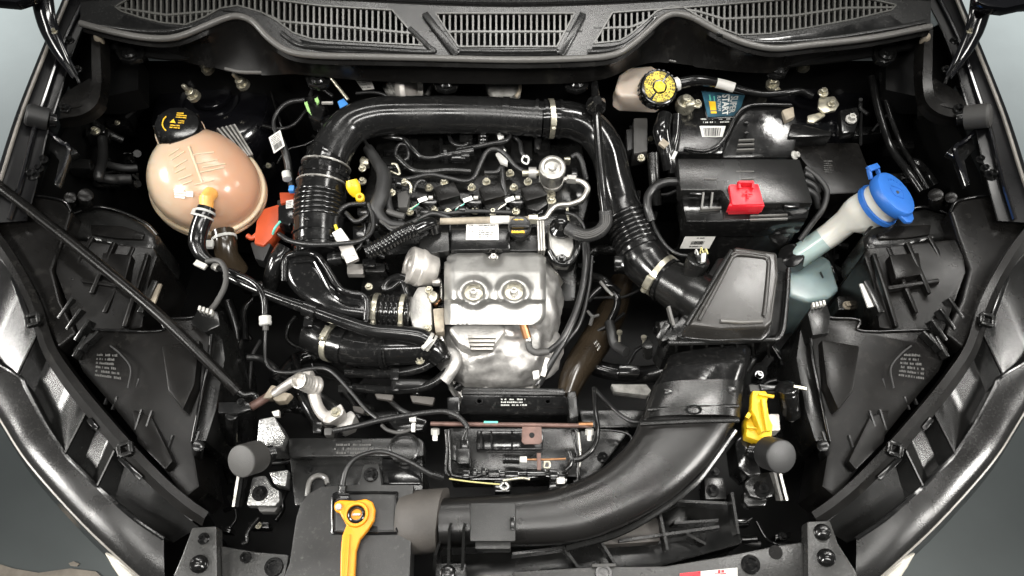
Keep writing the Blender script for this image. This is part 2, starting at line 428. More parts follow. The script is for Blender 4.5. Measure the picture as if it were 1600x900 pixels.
# ================================================================== setting
FLOOR_Z = -0.95
o = B().add([(-12,-8,FLOOR_Z),(12,-8,FLOOR_Z),(12,14,FLOOR_Z),(-12,14,FLOOR_Z)], [(0,1,2,3)]).to("floor", "floor", None, 0, 0); o["kind"] = "structure"
# worn pale patches where the floor paint is gone
for poly in ([(-40,915),(-30,872),(20,888),(60,895),(110,888),(150,893),(163,905),(160,930)], [(107,880),(115,877),(124,881),(120,885),(110,884)]):
    o = slab("floor_patch", [(a, b) for a, b in poly], FLOOR_Z+0.004, 0.003, "patch", None, 0); o["kind"] = "structure"
# the dark tub of the bay: side walls, front wall and undertray as one shell
tub = [(150,95,-.04),(70,270,-.05),(20,430,-.06),(75,640,-.10),(248,918,-.155),(1350,918,-.155),(1530,640,-.10),(1580,430,-.06),(1530,270,-.05),(1445,95,-.04)]
tp = PL(tub); n = len(tp)
bt = [Vector((p.x*.93, p.y*.93, -0.55)) for p in tp]
o = B().add(tp+bt, [tuple(range(n, 2*n))] + [(i, (i+1)%n, (i+1)%n+n, i+n) for i in range(n)]).to("engine_bay", "tub", None, 0, 0); o["kind"] = "structure"

# ================================================================== cowl (windscreen scuttle panel)
CN = Vector((0, -math.sin(R(10)), math.cos(R(10)))); C0 = P(800, 92, 0.075)
def CP(px, py, off=0.0):
    d = ray(px, py); t = (C0 - CAM).dot(CN)/d.dot(CN); return CAM + d*t + CN*off
LIP = [(126,37),(167,48),(210,57),(250,61),(282,57),(320,42),(352,29),(374,26),(396,35),(420,60),(450,80),(490,87),(567,89),(667,91),(800,94),(900,92),(955,87),(985,72),(1013,48),(1036,28),(1056,22),(1080,27),(1105,40),(1135,56),(1173,70),(1213,76),(1262,71),(1360,60),(1454,42)]
cowl = T("wiper_cowl", "wide black cowl panel with three slatted vents and wavy front lip at the top", "cowl panel", C0)
lipw = catmull([CP(*p) for p in LIP], 5)
VL = [(180,11),(220,-14),(400,-4),(500,9),(613,16),(661,71),(560,66),(487,61),(457,51),(433,33),(408,19),(372,9),(345,13),(318,28),(290,39),(255,36),(218,27),(190,18)]
VC = [(680,21),(898,21),(870,73),(716,73)]
VR = [(957,20),(1040,14),(1133,7),(1240,-2),(1330,-8),(1400,8),(1393,16),(1330,31),(1260,44),(1200,53),(1155,55),(1122,43),(1092,26),(1068,12),(1048,10),(1026,18),(1004,38),(985,54),(968,64),(928,68)]
outer = lipw + [CP(1456,-70), CP(124,-70)]
def inside(poly, x, y):
    k = False
    for p, q in zip(poly, poly[1:]+poly[:1]):
        if (p.y > y) != (q.y > y) and x < (q.x-p.x)*(y-p.y)/(q.y-p.y)+p.x: k = not k
    return k
def with_holes(loops):
    fl = [[Vector(((p-C0).x, (p-C0).y)) for p in l] for l in loops]
    vs = [p for l in fl for p in l]; es = []; k = 0
    for l in fl: es += [(k+i, k+(i+1)%len(l)) for i in range(len(l))]; k += len(l)
    ov, oe, of, *_ = delaunay_2d_cdt(vs, es, [], 0, 1e-6)
    keep = []
    for f in of:
        c = sum((ov[i] for i in f), Vector((0,0)))/3
        if inside(fl[0], c.x, c.y) and not any(inside(h, c.x, c.y) for h in fl[1:]): keep.append(tuple(f))
    return [C0 + Vector((v.x, v.y, -(CN.y*v.y+CN.x*v.x)/CN.z)) for v in ov], keep
holes = [[CP(*p) for p in V] for V in (VL, VC, VR)]
b = B(); b.add(*with_holes([outer] + holes))
for h in holes:                                     # the walls of each opening
    m = len(h); b.add(h + [p - CN*0.022 for p in h], [(i, (i+1)%m, (i+1)%m+m, i+m) for i in range(m)])
b.to("panel", "cowl", cowl, 0, 25)
b = B()                                             # dark plenum below the slats
b.prism([p - CN*0.06 for p in outer], 0.004)
b.to("plenum", "tub", cowl, 0, 0)
def span(poly, x):
    ys = []
    for (ax, ay), (bx, by) in zip(poly, poly[1:]+poly[:1]):
        if (ax <= x) != (bx <= x): ys.append(ay + (x-ax)/(bx-ax)*(by-ay))
    ys.sort(); return ys
MIDL = [(180,11),(260,23),(340,16),(420,24),(440,33),(533,41),(650,52)]
MIDC = [(670,49),(910,49)]
MIDR = [(928,44),(985,42),(1010,32),(1050,12),(1090,17),(1130,29),(1240,24),(1320,12),(1395,11)]
def yat(line, x):
    for (ax, ay), (bx, by) in zip(line, line[1:]):
        if ax <= x <= bx: return ay + (x-ax)/(bx-ax)*(by-ay)
    return line[0][1] if x < line[0][0] else line[-1][1]
def vent(poly, mid, x0, x1, title, nslat):
    g = B(); m = len(poly); ring = [CP(*p) for p in poly]
    for i in range(m):
        g.bar(ring[i], ring[(i+1)%m], 0.0026, 0.003, CN)
    fr = g.to("vent_frame", "slat", cowl, 0, 30, label=title)
    g = B(); pts = [CP(x, yat(mid, x), -0.003) for x, y in mid]
    for a, c in zip(pts, pts[1:]): g.bar(a, c, 0.004, 0.006, CN)
    g.to("cross_bar", "slat", fr, 0, 30)
    for k in range(nslat):
        x = x0 + (x1-x0)*(k+.5)/nslat; ys = span(poly, x)
        for a, c in zip(ys[::2], ys[1::2]):
            cut = min(max(yat(mid, x), a), c)
            for lo, hi in ((a, cut), (cut, c)):
                if hi - lo < 4 or hi < -14: continue
                g = B(); g.bar(CP(x, lo, -0.006), CP(x, hi, -0.006), 0.0034, 0.010, CN); g.to("slat", "slat", fr, 0, 0)
vent(VL, MIDL, 182, 660, "left slatted vent", 52)
vent(VC, MIDC, 680, 898, "middle slatted vent", 24)
vent(VR, MIDR, 928, 1400, "right slatted vent", 52)
# raised diagonal trims beside the middle vent, ledges under the vents
for a, c in (((664,24),(714,89)), ((911,24),(876,89))):
    B().bar(CP(*a, .003), CP(*c, .003), 0.012, 0.010, CN).to("trim_ridge", "cowl", cowl, 0.002)
for pts in ([(718,80),(800,81),(870,80)], [(440,52),(462,68),(490,74),(570,77),(672,82),(668,72),(640,45)], [(918,82),(950,80),(975,72),(1000,54),(1022,32)], [(160,40),(210,48),(260,50),(300,42)], [(1120,52),(1165,64),(1220,67),(1300,60),(1400,44),(1445,35)]):
    B().tube(catmull([CP(*p, .001) for p in pts], 6), 0.0045, 8).to("ledge", "cowl", cowl, 0, 60)
B().tube(catmull([CP(x, y, .004) for x, y in [(126,-3),(400,-9),(800,6),(1200,-9),(1454,-3)]], 8), 0.004, 8).to("ledge", "cowl", cowl)
for top_, bot_ in (([(716,77),(872,77)], [(704,87),(882,87)]), ([(468,62),(500,68),(570,72),(662,78)], [(480,76),(510,81),(570,84),(672,87)]), ([(926,74),(958,72),(982,62),(1004,44),(1024,26)], [(922,85),(954,82),(981,68),(1008,48),(1028,28)]), ([(196,24),(230,34),(264,42),(296,44)], [(180,40),(220,50),(262,55),(294,50)]), ([(1122,48),(1158,60),(1210,60),(1290,48),(1390,24)], [(1138,56),(1172,67),(1216,72),(1300,64),(1420,44)])):
    a, c = catmull([CP(*p, .0015) for p in top_], 4), catmull([CP(*p, .0015) for p in bot_], 4)
    B().grid([a, [x.lerp(y, .5) - CN*.0010 for x, y in zip(a, c)], c], .003).to("groove_shade_strip", "gloss", cowl, 0, 50)  # thin black strips on the panel, groove shade put into their colour
# front face and rubber lip
BOT = [(134,52),(167,56),(215,72),(250,82),(282,92),(320,102),(352,110),(374,115),(396,116),(425,115),(455,113),(490,116),(567,123),(667,127),(800,129),(900,127),(950,119),(975,108),(1005,98),(1030,95),(1056,99),(1080,102),(1105,105),(1135,108),(1173,111),(1213,110),(1262,96),(1360,76),(1450,50)]
rows = [[CP(*p) for p in LIP], [CP(p[0], p[1]+5, -.010) for p in LIP], None, PL(BOT, 0.015), [p+Vector((0,.03,-.004)) for p in PL(BOT, 0.015)]]
rows[2] = [a.lerp(c, .45) + Vector((0,.012,0)) for a, c in zip(rows[1], rows[3])]
rows = [catmull(r, 4) for r in rows]
B().grid(rows, 0.003).to("front_face", "matte", cowl, 0, 50)
B().tube([p + CN*.001 for p in lipw], 0.0058, 10).to("rubber_lip", "seal", cowl, 0, 60)
bt2 = catmull([P(x, y-3, .0155) for x, y in BOT[6:21]], 5)
B().tube(bt2, 0.0035, 8).to("lower_bead", "seal", cowl, 0, 60)
CL = [("far left", 203,84,.03,24), ("left of the three middle ones", 497,124,.0,22), ("centre one behind the long pipe", 697,130,-.002,22), ("right of the three middle ones", 901,130,.0,22), ("above the battery terminals", 1215,108,.01,20), ("far right", 1384,86,.03,20)]
for t, x, y, z, w in CL:
    c = T("cowl_clip", f"round black cowl clip under the lip, {t}", "clip", (x, y, z), "cowl clips")
    B().prism(PL([(x-w*.9,y-16),(x+w*.9,y-16),(x+w*.95,y-2),(x+w*.7,y+8),(x,y+12),(x-w*.7,y+8),(x-w*.95,y-2)], z), .012, 0).to("tab", "gloss", c, .003)
    p = P(x, y, z+.001); B().lathe(p, UPZ, [(.013,0),(.013,.004),(.010,.007),(.004,.007),(.004,.003)], 18).to("push_pin", "gloss", c)
# firewall and shelf below the cowl
rows = [PL([(150,66),(800,105),(1450,66)], .0), PL([(165,90),(800,118),(1435,90)], -.10), PL([(165,120),(800,150),(1435,120)], -.50)]
o = B().grid(rows).to("firewall", "tub", None, 0, 0); o["kind"] = "structure"

# ================================================================== body sides: fenders, hinges, stops
def side(sgn):
    L = "left" if sgn < 0 else "right"
    X = lambda x: x if sgn < 0 else 1600 - x
    M = lambda pts: [(X(p[0]),) + tuple(p[1:]) for p in pts]
    f = T("fender", f"black {L} fender with pale edge beside the cowl", "fender", (X(60), 200, 0), "front fenders")
    edge = M([(118,-30,.075),(80,62,.066),(43,155,.056),(24,210,.050),(3,277,.040),(-22,345,.028)])
    inn = M([(168,-30,.055),(120,62,.050),(90,155,.042),(72,210,.036),(58,277,.026),(40,345,.014)])
    low = M([(190,0,-.15),(160,90,-.15),(140,170,-.16),(120,230,-.17),(100,300,-.18),(80,370,-.18)])
    E, I, W = [catmull(PL(k), 6) for k in (edge, inn, low)]
    O = [p + Vector((sgn*.02, 0, -.012)) for p in E]; O2 = [p + Vector((sgn*.035, 0, -.40)) for p in E]
    g = B().grid([O2, O, E, [a.lerp(c, .15)+Vector((0,0,-.006)) for a, c in zip(E, I)], I]).to("wing_panel", "wing", f, 0, 50)
    B().grid([I, [a.lerp(c, .5)+Vector((sgn*.02,0,0)) for a, c in zip(I, W)], W], .002).to("inner_wall", "gloss", f, 0, 50)
    B().tube([p + Vector((0,0,.001)) for p in E], .0030, 8).to("pale_edge", "paint_edge", f)
    B().tube([a.lerp(c, .62)+Vector((0,0,.004)) for a, c in zip(E, I)], .004, 8).to("crease", "paint", f)
    for x, y, z in ((67,248,.03),(50,272,.03),(60,262,.028)):
        bolt(X(x), y, z, 5 if x != 50 else 7, "gloss", f)
    B().tube(path(M([(75,205,.03),(95,222,.028),(108,232,.025),(100,262,.02),(88,285,.02)])), .004, 8).to("bracket_edge", "paint", f)
    slab("bracket", M([(80,215),(112,228),(122,238),(108,245),(92,292),(84,288),(92,250),(76,232)]), .022, .012, "gloss", f, .003)
    slab("inner_apron", M([(122,36),(216,64),(216,140),(170,150),(120,150),(104,130)]), -.02, .05, "tub", f, 0)
    # inner hinge bracket, a folded grey strip
    h = T("hinge_bracket", f"folded dark grey hinge bracket bolted to the {L} fender", "bracket", (X(150), 160, .02), "hinge brackets")
    a = path(M([(155,46,.062),(157,90,.058),(158,130,.05),(152,160,.042),(130,178,.036),(92,186,.036)]), n=6)
    bq = path(M([(142,46,.064),(143,90,.060),(143,130,.052),(137,152,.044),(120,160,.040),(100,158,.040)]), n=6)
    c2 = path(M([(168,48,.04),(172,90,.036),(172,130,.028),(165,168,.02),(140,190,.012),(96,198,.012)]), n=6)
    B().grid([bq, a, c2], .003).to("strip", "matte", h, 0, 30)
    slab("foot", M([(104,142),(140,122),(146,128),(146,158),(125,166),(96,172),(88,164)]), .040, .004, "matte", h, .001)
    bolt(X(101), 168, .044, 5.5, "gloss", h)
    B().ball(P(X(155), 62, .058), (.008,.008,.014)).to("grommet", "beige", h)
    # hood hinge arm
    a = T("hood_lift", f"glossy black curved hood hinge arm at the top {L}", "hinge", (X(110), 100, .06), "hood hinges")
    P1 = path(M([(64,-40,.16),(68,10,.125),(78,48,.10),(98,88,.075),(118,120,.058)]), n=8)
    B().tube(P1, [.020,.019,.017,.012,.007], 12, True, None, .55).to("arm", "paint", a)
    B().tube(path(M([(80,66,.085),(100,92,.075),(118,118,.066),(124,130,.060)])), .0028, 8).to("edge_rib", "gloss", a)
    bolt(X(108), 62, .075, 4.5, "gloss", a); bolt(X(122), 107, .062, 4, "gloss", a)
    for q in ((84,48,.105),):
        bolt(X(q[0]), q[1], q[2], 3.5, "zinc", a)
    return f
side(-1); side(1)
# corners of the raised hood above the hinges
for sgn, pts in ((-1, [(-60,-60),(20,-60),(60,-30),(52,-6),(24,3),(-10,0),(-60,6)]), (1, [(1660,-60),(1590,-60),(1530,-30),(1522,0),(1545,9),(1572,12),(1600,6),(1660,2)])):
    L = "left" if sgn < 0 else "right"
    o = slab("hood_corner", pts, .16, .02, "paint", None, .006); tag(o, f"black corner of the raised hood at the top {L} edge", "hood", "hood corners")

ST = [("dark rubber bump stop on the left fender edge", (76,187,.045), (40,178,.062), 17.5, "rubber"),
      ("grey rubber bump stop on the right fender edge", (1508,184,.045), (1549,180,.066), 19, "rubber_grey")]
for lab, a, c, r, m in ST:
    s = T("bump_stop", lab, "bump stop", a, "rubber bump stops")
    cyl("cap", a, c, r, m, s, .25)
    cyl("stem", (a[0]*1.35-c[0]*.35, a[1]+2, a[2]-.006), a, r*.6, "gloss", s)
s = T("bump_stop", "round grey-topped rubber bump stop on the left front panel", "bump stop", (412,712,-.075), "rubber bump stops")
cyl("cap", (402,713,-.060), (376,721,-.028), 25, "rubber_grey", s, .10)
B().tube([P(424,708,-.085), P(400,713,-.058)], .010, 12, True, (.0035, .25)).to("threaded_stem", "gloss", s)
s = T("bump_stop", "round black rubber bump stop below the yellow clip", "bump stop", (1185,706,-.075), "rubber bump stops")
cyl("cap", (1200,707,-.058), (1222,714,-.028), 26, "rubber", s, .10)
B().tube([P(1176,705,-.085), P(1203,708,-.058)], .010, 12, True, (.0035, .25)).to("threaded_stem", "gloss", s)

# strut towers with their studs
for sgn, lab, c, studs in ((-1, "left black strut tower with three zinc studs under the cowl", (330,165), [(325,108),(380,132),(303,150)]), (1, "right black strut tower with two zinc studs under the cowl", (1270,150), [(1255,104),(1207,132)])):
    t = T("strut_tower", lab, "strut tower", (c[0], c[1], -.2), "strut towers")
    p = P(c[0], c[1]-10, -.125)
    B().lathe(p, UPZ, [(.15,-.35),(.135,-.06),(.125,-.02),(.105,0),(.06,.004),(.052,-.004),(.02,-.006)], 40).to("dome", "paint", t)
    B().lathe(p+Vector((0,.01,.002)), UPZ, [(.040,0),(.038,.006),(.03,.010),(.01,.010)], 30).to("top_cap", "paint", t)
    for x, y in studs:
        q = P(x, y, -.045); ax = Vector((sgn*.35*-1*0 + (-.25), -.1, 1))
        B().lathe(q, ax, [(.0125,-.004),(.0125,.004),(.0085,.004),(.0085,.015),(.0075,.016),(.0045,.016),(.0045,.032),(.003,.034)], 12).to("stud", "zinc", t)

# ================================================================== headlight housings
def headlight(sgn):
    L = "left" if sgn < 0 else "right"
    X = lambda x: x if sgn < 0 else 1596 - x
    M = lambda pts: [(X(p[0]),) + tuple(p[1:]) for p in pts]
    h = T("headlight_housing", "matte black headlight housing under the hood prop rod on the left" if sgn < 0 else "matte black headlight housing below the blue washer cap on the right", "headlight", (X(170), 500, -.2), "headlight housings")
    slab("outer_plate", M([(-30,330,.0),(8,305,.002),(40,303,.002),(98,312,.0),(112,330,.0),(100,370,-.006),(82,420,-.010),(95,470,-.016),(120,520,-.022),(90,545,-.024),(55,460,-.014),(10,385,-.006),(-30,360,-.002)]), 0, .14, "matte", h, .006, seg=3)
    slab("dome_back", M([(108,334),(150,322),(190,330),(228,348),(247,366),(240,390),(205,392),(150,378),(112,372)]), -.035, .12, "satin", h, .014, seg=3)
    slab("shelf", M([(140,350),(190,352),(226,364),(222,374),(180,372),(142,366)]), -.030, .02, "matte", h, .004)
    slab("rear_box", M([(92,372,-.012),(240,386,-.035),(246,400,-.04),(232,440,-.05),(222,512,-.055),(150,520,-.04),(122,520,-.025),(86,425,-.012)]), 0, .14, "matte", h, .005)
    for x0, y0, x1, y1 in ((146,372,118,424),(180,380,145,460),(210,388,165,490),(232,398,196,512),(130,440,210,452)):
        a, c = P(X(x0), y0, -.022 if x0 < 200 else -.034), P(X(x1), y1, -.026 if x1 < 150 else -.038)
        B().bar(a, c, .007, .012).to("rib", "matte", h, .002)
    for k in range(3):      # cooling fins against the trim strip
        x, y = 92 + k*13, 492 + k*17
        B().bar(P(X(x+26), y-24, -.022), P(X(x+4), y+8, -.028), .005, .020).to("fin", "satin", h, .0015)
    for k in range(3):
        B().bar(P(X(118+k*10), 560-k*13+k*2, -.030), P(X(136+k*10), 528-k*4, -.030), .005, .016).to("fin", "satin", h, .0015)
    slab("lower_plate", M([(142,514,-.035),(228,517,-.045),(256,514,-.048),(252,498,-.048),(318,494,-.055),(332,512,-.06),(318,600,-.07),(300,690,-.085),(312,760,-.10),(290,778,-.10),(232,706,-.08),(180,640,-.062),(128,580,-.045),(112,545,-.035)]), 0, .12, "matte", h, .005)
    # side cliff next to the engine with a rounded column
    slab("inner_column", M([(318,496),(344,500),(352,560),(338,640),(322,690),(302,690),(318,600),(332,512)]), -.085, .2, "satin", h, .006)
    for x0, y0, x1, y1 in ((218,592,204,628),(222,640,212,672),(238,642,228,672),(172,612,164,632),(184,620,176,640),(270,680,260,712),(312,674,303,700)):
        B().bar(P(X(x0), y0, -.060 if y0 < 660 else -.075), P(X(x1), y1, -.066 if y0 < 660 else -.08), .0025, .006).to("rib", "rubber", h)
    cyl("boss", (X(308), 716, -.12), (X(310), 696, -.068), 9, "gloss", h)
    q = quad([(X(145 if sgn < 0 else 196),592,-.044),(X(196 if sgn < 0 else 145),600,-.048),(X(190 if sgn < 0 else 150),548,-.042),(X(150 if sgn < 0 else 190),548,-.040)])
    print_rows(q, 6, 3 if sgn < 0 else 5, "dprint", h, "moulded_text")
    B().tube(path(M([(172,540,-.039),(188,553,-.041),(204,575,-.045),(200,606,-.050)])), .0014, 6).to("moulded_line", "rubber", h)
    for pts, r_ in (([(8,306,.004),(40,304,.004),(98,313,.002),(112,331,.002)], .0022), ([(143,515,-.034),(200,517,-.040),(228,518,-.044),(256,515,-.047),(253,500,-.047),(290,497,-.050),(318,495,-.053),(331,513,-.058)], .0022), ([(331,513,-.058),(326,560,-.064),(318,600,-.069),(308,650,-.077),(300,690,-.084)], .0026), ([(110,335,-.033),(150,323,-.033),(190,331,-.033),(228,349,-.033),(246,367,-.034)], .0024)):
        B().tube(path(M(pts), n=4), r_, 8).to("raised_edge", "gloss", h, 0, 60)
    slab("raised_block", M([(252,540),(312,530),(304,600),(286,640),(262,610)]), -.045, .03, "matte", h, .004)
    slab("raised_block", M([(160,394),(206,398),(196,436),(154,428)]), -.018, .02, "matte", h, .003)
    slab("step_ledge", M([(206,640),(236,650),(270,720),(258,734),(214,690)]), -.062, .02, "matte", h, .003)
    # adjuster, connector
    slab("connector", M([(296,505),(312,478),(340,486),(344,508),(320,520)]) if sgn < 0 else [(1262,490),(1268,478),(1292,474),(1298,492),(1296,520),(1270,524)], -.045, .10, "satin", h, .003)
    for k in range(4):
        x = (313+k*6, 483+k*2) if sgn < 0 else (1270+k*5.5, 478-k*1.2)
        B().box(P(x[0], x[1], -.040), (.004,.008,.010)).to("pin", "whitezinc", h, .0008)
    B().bar(P(X(222), 492, -.045), P(X(246), 442, -.045), .010, .02).to("clip_tab", "satin", h, .002)
    B().bar(P(X(236), 480, -.042), P(X(249), 444, -.042), .009, .004).to("white_tag", "label" if sgn > 0 else "beige", h)
    for k in range(2): cyl("boss", (X(112+k*22), 322-k*2, -.03), (X(110+k*24), 308-k*4, .004), 9+k*2, "matte", h)
    return h
headlight(-1); headlight(1)

# ================================================================== bumper trim: strip, faceted inner panel, outer band
def bumper(sgn):
    L = "left" if sgn < 0 else "right"
    X = lambda x: x if sgn < 0 else 1594 - x
    M = lambda pts: [(X(p[0]),) + tuple(p[1:]) for p in pts]
    u = T("bumper_trim", f"curved black bumper trim with faceted pockets at the {L} front", "bumper", (X(120), 650, -.2), "bumper trims")
    # strip between the headlight and the pockets
    sa = [(-30,330,.012),(10,378,.004),(42,430,-.002),(66,480,-.010),(86,540,-.020),(118,588,-.028),(160,640,-.040),(215,702,-.054),(262,750,-.070),(300,782,-.084),(326,800,-.094)]
    sb = [(-40,355,.006),(-4,396,-.002),(26,444,-.008),(48,494,-.016),(66,550,-.026),(98,602,-.034),(140,655,-.046),(192,716,-.060),(240,764,-.076),(282,800,-.090),(316,822,-.100)]
    A, C = catmull(PL(M(sa)), 6), catmull(PL(M(sb)), 6)
    B().grid([[p+Vector((0,0,-.03)) for p in A], A, [a.lerp(c,.5)+Vector((0,0,.004)) for a, c in zip(A, C)], C, [p+Vector((0,0,-.03)) for p in C]]).to("strip", "matte", u, 0, 30)
    # faceted pockets: section points along the strip's lower edge (inner) and ledge (outer), saw-toothed in height
    inner = [(-50,345),(24,430),(60,525),(67,541),(100,598),(137,646),(144,657),(163,681),(182,704),(189,715),(240,764),(300,815)]
    outer = [(-75,480),(-30,548),(30,588),(42,608),(72,664),(104,711),(117,725),(136,744),(154,762),(171,777),(212,812),(256,842)]
    ph =    [-.010, -.016, .004, -.020, -.018, .004, -.020, -.016, .004, -.018, -.026, -.034]
    Zi = [-.010,-.016,-.024,-.026,-.034,-.042,-.045,-.051,-.057,-.060,-.072,-.092]
    cols = []
    for i in range(12):
        zi = Zi[i]; a = P(X(inner[i][0]), inner[i][1], zi-.012); c = P(X(outer[i][0]), outer[i][1], zi-.030)
        mid = [a.lerp(c, t) + Vector((0,0,ph[i])) for t in (.0,.03,.35,.65,.96,1)]
        mid[0] = a.copy(); mid[-1] = c.copy(); cols.append(mid)
    dense = []
    for i in range(11):
        nn = 6 if i not in (2,5,8) else 1
        for k in range(nn): dense.append([a.lerp(c, k/nn) for a, c in zip(cols[i], cols[i+1])])
    dense.append(cols[-1])
    B().grid(dense, .003).to("pocket_panel", "grained", u, 0, 30)
    for i in (2, 5, 8):
        B().bar(cols[i][1]+Vector((0,0,.001)), cols[i][4]+Vector((0,0,.001)), .0025, .003).to("divider", "matte", u)
    for i in (1, 6, 9):
        a, c = cols[i][0], cols[i+1][0]
        B().bar(a.lerp(c,.1)+Vector((0,0,.014)), a.lerp(c,.75)+Vector((0,0,.014)), .007, .006).to("clip_edge", "gloss", u, .001)
    LE = catmull([c[-1] for c in cols], 4)
    B().tube([p+Vector((0,0,.001)) for p in LE], .0032, 8).to("ledge_edge", "gloss", u)
    oe = [(-150,455,-.03),(-100,520,-.045),(-50,580,-.055),(-18,628,-.064),(4,664,-.072),(33,710,-.076),(77,763,-.088),(133,823,-.104),(185,872,-.118),(222,905,-.132),(262,935,-.146)]
    OE = resample(catmull(PL(M(oe)), 6), len(LE)-1)
    LE2 = resample(LE, len(LE)-1)
    g = [LE2]
    for t, dz in ((.25,.004),(.5,.006),(.75,.006),(.93,.002),(1,-.006)):
        g.append([a.lerp(c, t)+Vector((0,0,dz)) for a, c in zip(LE2, OE)])
    B().grid(g, .002).to("outer_band", "bandskin", u, 0, 50)
    B().grid([[p+Vector((0,0,-.008)) for p in OE], [p+Vector((sgn*.012,-.012,-.05)) for p in OE], [p+Vector((sgn*.02,-.02,-.35)) for p in OE]]).to("bumper_skin", "paint", u, 0, 50)
    B().tube([p+Vector((0,0,-.008)) for p in OE], .003, 8).to("painted_edge", "paint_edge", u)
    a, c = (150, 845), (210, 905)
    B().tube(path(M([(168,858,-.155),(186,876,-.160),(200,893,-.165),(215,915,-.17)])), [.006,.012,.014,.014], 10).to("painted_corner", "bodypaint", u)
    # the square eyelets on the strip
    for x, y, z in ((52,500,-.004),(196,702,-.048)):
        q = P(X(x), y, z); g = B(); r = .012
        for k in range(4):
            a0 = R(45+90*k + (20 if sgn < 0 else -20)); a1 = a0 + R(90)
            g.bar(q+Vector((math.cos(a0),math.sin(a0),0))*r, q+Vector((math.cos(a1),math.sin(a1),0))*r, .006, .008)
        g.to("eyelet", "satin", u, .0015)
bumper(-1); bumper(1)

# prop rod lying across the left headlight
r = T("hood_prop_rod", "long straight black hood prop rod lying over the left headlight housing", "prop rod", (370,612,-.07))
hose("rod", [(-20,276,.045),(0,292,.042),(120,385,.02),(250,493,-.01),(345,585,-.045),(372,612,-.058)], 8.6, "matte", r, seg=14)
hose("bent_end", [(372,612,-.058),(382,617,-.062),(396,616,-.064),(400,622,-.068)], 4.5, "gloss", r)
B().prism(PL([(341,628),(388,628),(392,640),(372,646),(341,645)], -.070), .012).to("pivot_plate", "gloss", r, .002)
cyl("pivot_post", (362,690,-.16), (362,648,-.078), 9, "gloss", r)
bolt(376, 628, -.066, 5, "gloss", r)

# ================================================================== engine
eng = T("engine", "black three-cylinder engine with ribbed cam cover in the middle of the bay", "engine", (745,300,-.4))
slab("cam_cover", [(588,222),(700,205),(905,205),(925,300),(900,388),(690,392),(600,400),(560,330)], -.105, .16, "satin", eng, .008)
slab("crankcase", [(570,380),(905,385),(900,470),(690,480),(560,470)], -.19, .2, "satin", eng, .01)
slab("cover_front", [(655,352),(702,348),(702,392),(655,398)], -.075, .06, "satin", eng, .003)
slab("cover_front", [(704,346),(797,344),(797,389),(704,391)], -.068, .06, "gloss", eng, .003)
slab("filler_block", [(790,342),(846,340),(846,392),(790,392)], -.080, .06, "satin", eng, .003)
for x0, y0, x1, y1 in ((600,240,640,238),(640,215,642,262),(690,212,690,250),(720,212,721,252),(600,262,660,270),(668,268,735,268),(750,215,750,250),(820,205,822,262),(610,330,650,332),(860,330,905,328)):
    B().bar(P(x0,y0,-.098), P(x1,y1,-.098), .007, .016).to("rib", "gloss", eng, .002)
for x, y, w, h, z in ((640,225,26,18,-.09),(705,236,30,22,-.088),(738,215,14,12,-.08),(606,255,22,16,-.09),(815,232,34,44,-.085),(850,225,20,20,-.09),(598,300,18,30,-.085),(605,350,30,20,-.09),(880,300,24,30,-.09)):
    slab("cover_boss", [(x-w/2,y-h/2),(x+w/2,y-h/2),(x+w/2,y+h/2),(x-w/2,y+h/2)], z, .03, "satin" if w > 20 else "gloss", eng, .003)
for x, y in ((694,283),(670,292),(760,283),(737,292),(825,283),(803,292),(678,327),(742,328),(806,329),(568,250),(566,282),(640,330),(797,270)):
    bolt(x, y, -.085, 4.6, "zinc", eng, stud=0)
q = quad([(728,375),(779,375),(779,349),(729,349)], -.0665)
patch("data_label", q, "label", eng); print_rows(q, 6, 12, "ink", eng, box=(.38,.1,.96,.92)); print_rows(q, 7, 15, "ink", eng, "matrix_code", box=(.06,.25,.32,.9), dens=.6)
q = quad([(764,347),(779,347),(779,336),(764,336)], -.0600); 
# cylinder marks: ignition coils, one by one
for lab, dx, i in (("leftmost of the three black ignition coils", 0, 0), ("middle one of the three black ignition coils", 70.5, 1), ("ignition coil beside the round silver pump", 136, 2)):
    c = T("ignition_coil", lab, "ignition coil", (698+dx, 305, -.09), "ignition coils")
    top = [(677+dx,293,-.060),(709+dx,283,-.058),(720+dx,305,-.060),(686+dx,314,-.063)]
    slab("head", top, 0, .020, "matte", c, .003)
    slab("skirt", [(683+dx,308),(716+dx,300),(721+dx,318),(704+dx,330),(688+dx,326)], -.078, .03, "satin", c, .004)
    cyl("plug_tower", (702+dx,334,-.12), (702+dx,324,-.085), 12, "gloss", c)
    cn = slab("connector", [(650+dx,312),(668+dx,304),(690+dx,312),(672+dx,324)], -.075, .018, "gloss", c, .002)
    patch("white_tag", quad([(655+dx,317),(669+dx,312),(666+dx,306),(652+dx,311)], -.0735), "white", cn)
    B().box(P(673+dx,309,-.072), (.008,.006,.005)).to("latch", "whitezinc", cn, .001)
    for k, m in enumerate(("white", "yellow", "teal")):
        hose("wire", [(655+dx,318,-.074),(648+dx-k*2,322+k*2,-.078),(640+dx,326+k*2,-.085)], .9, m if i != k % 3 else "white", cn, seg=6)
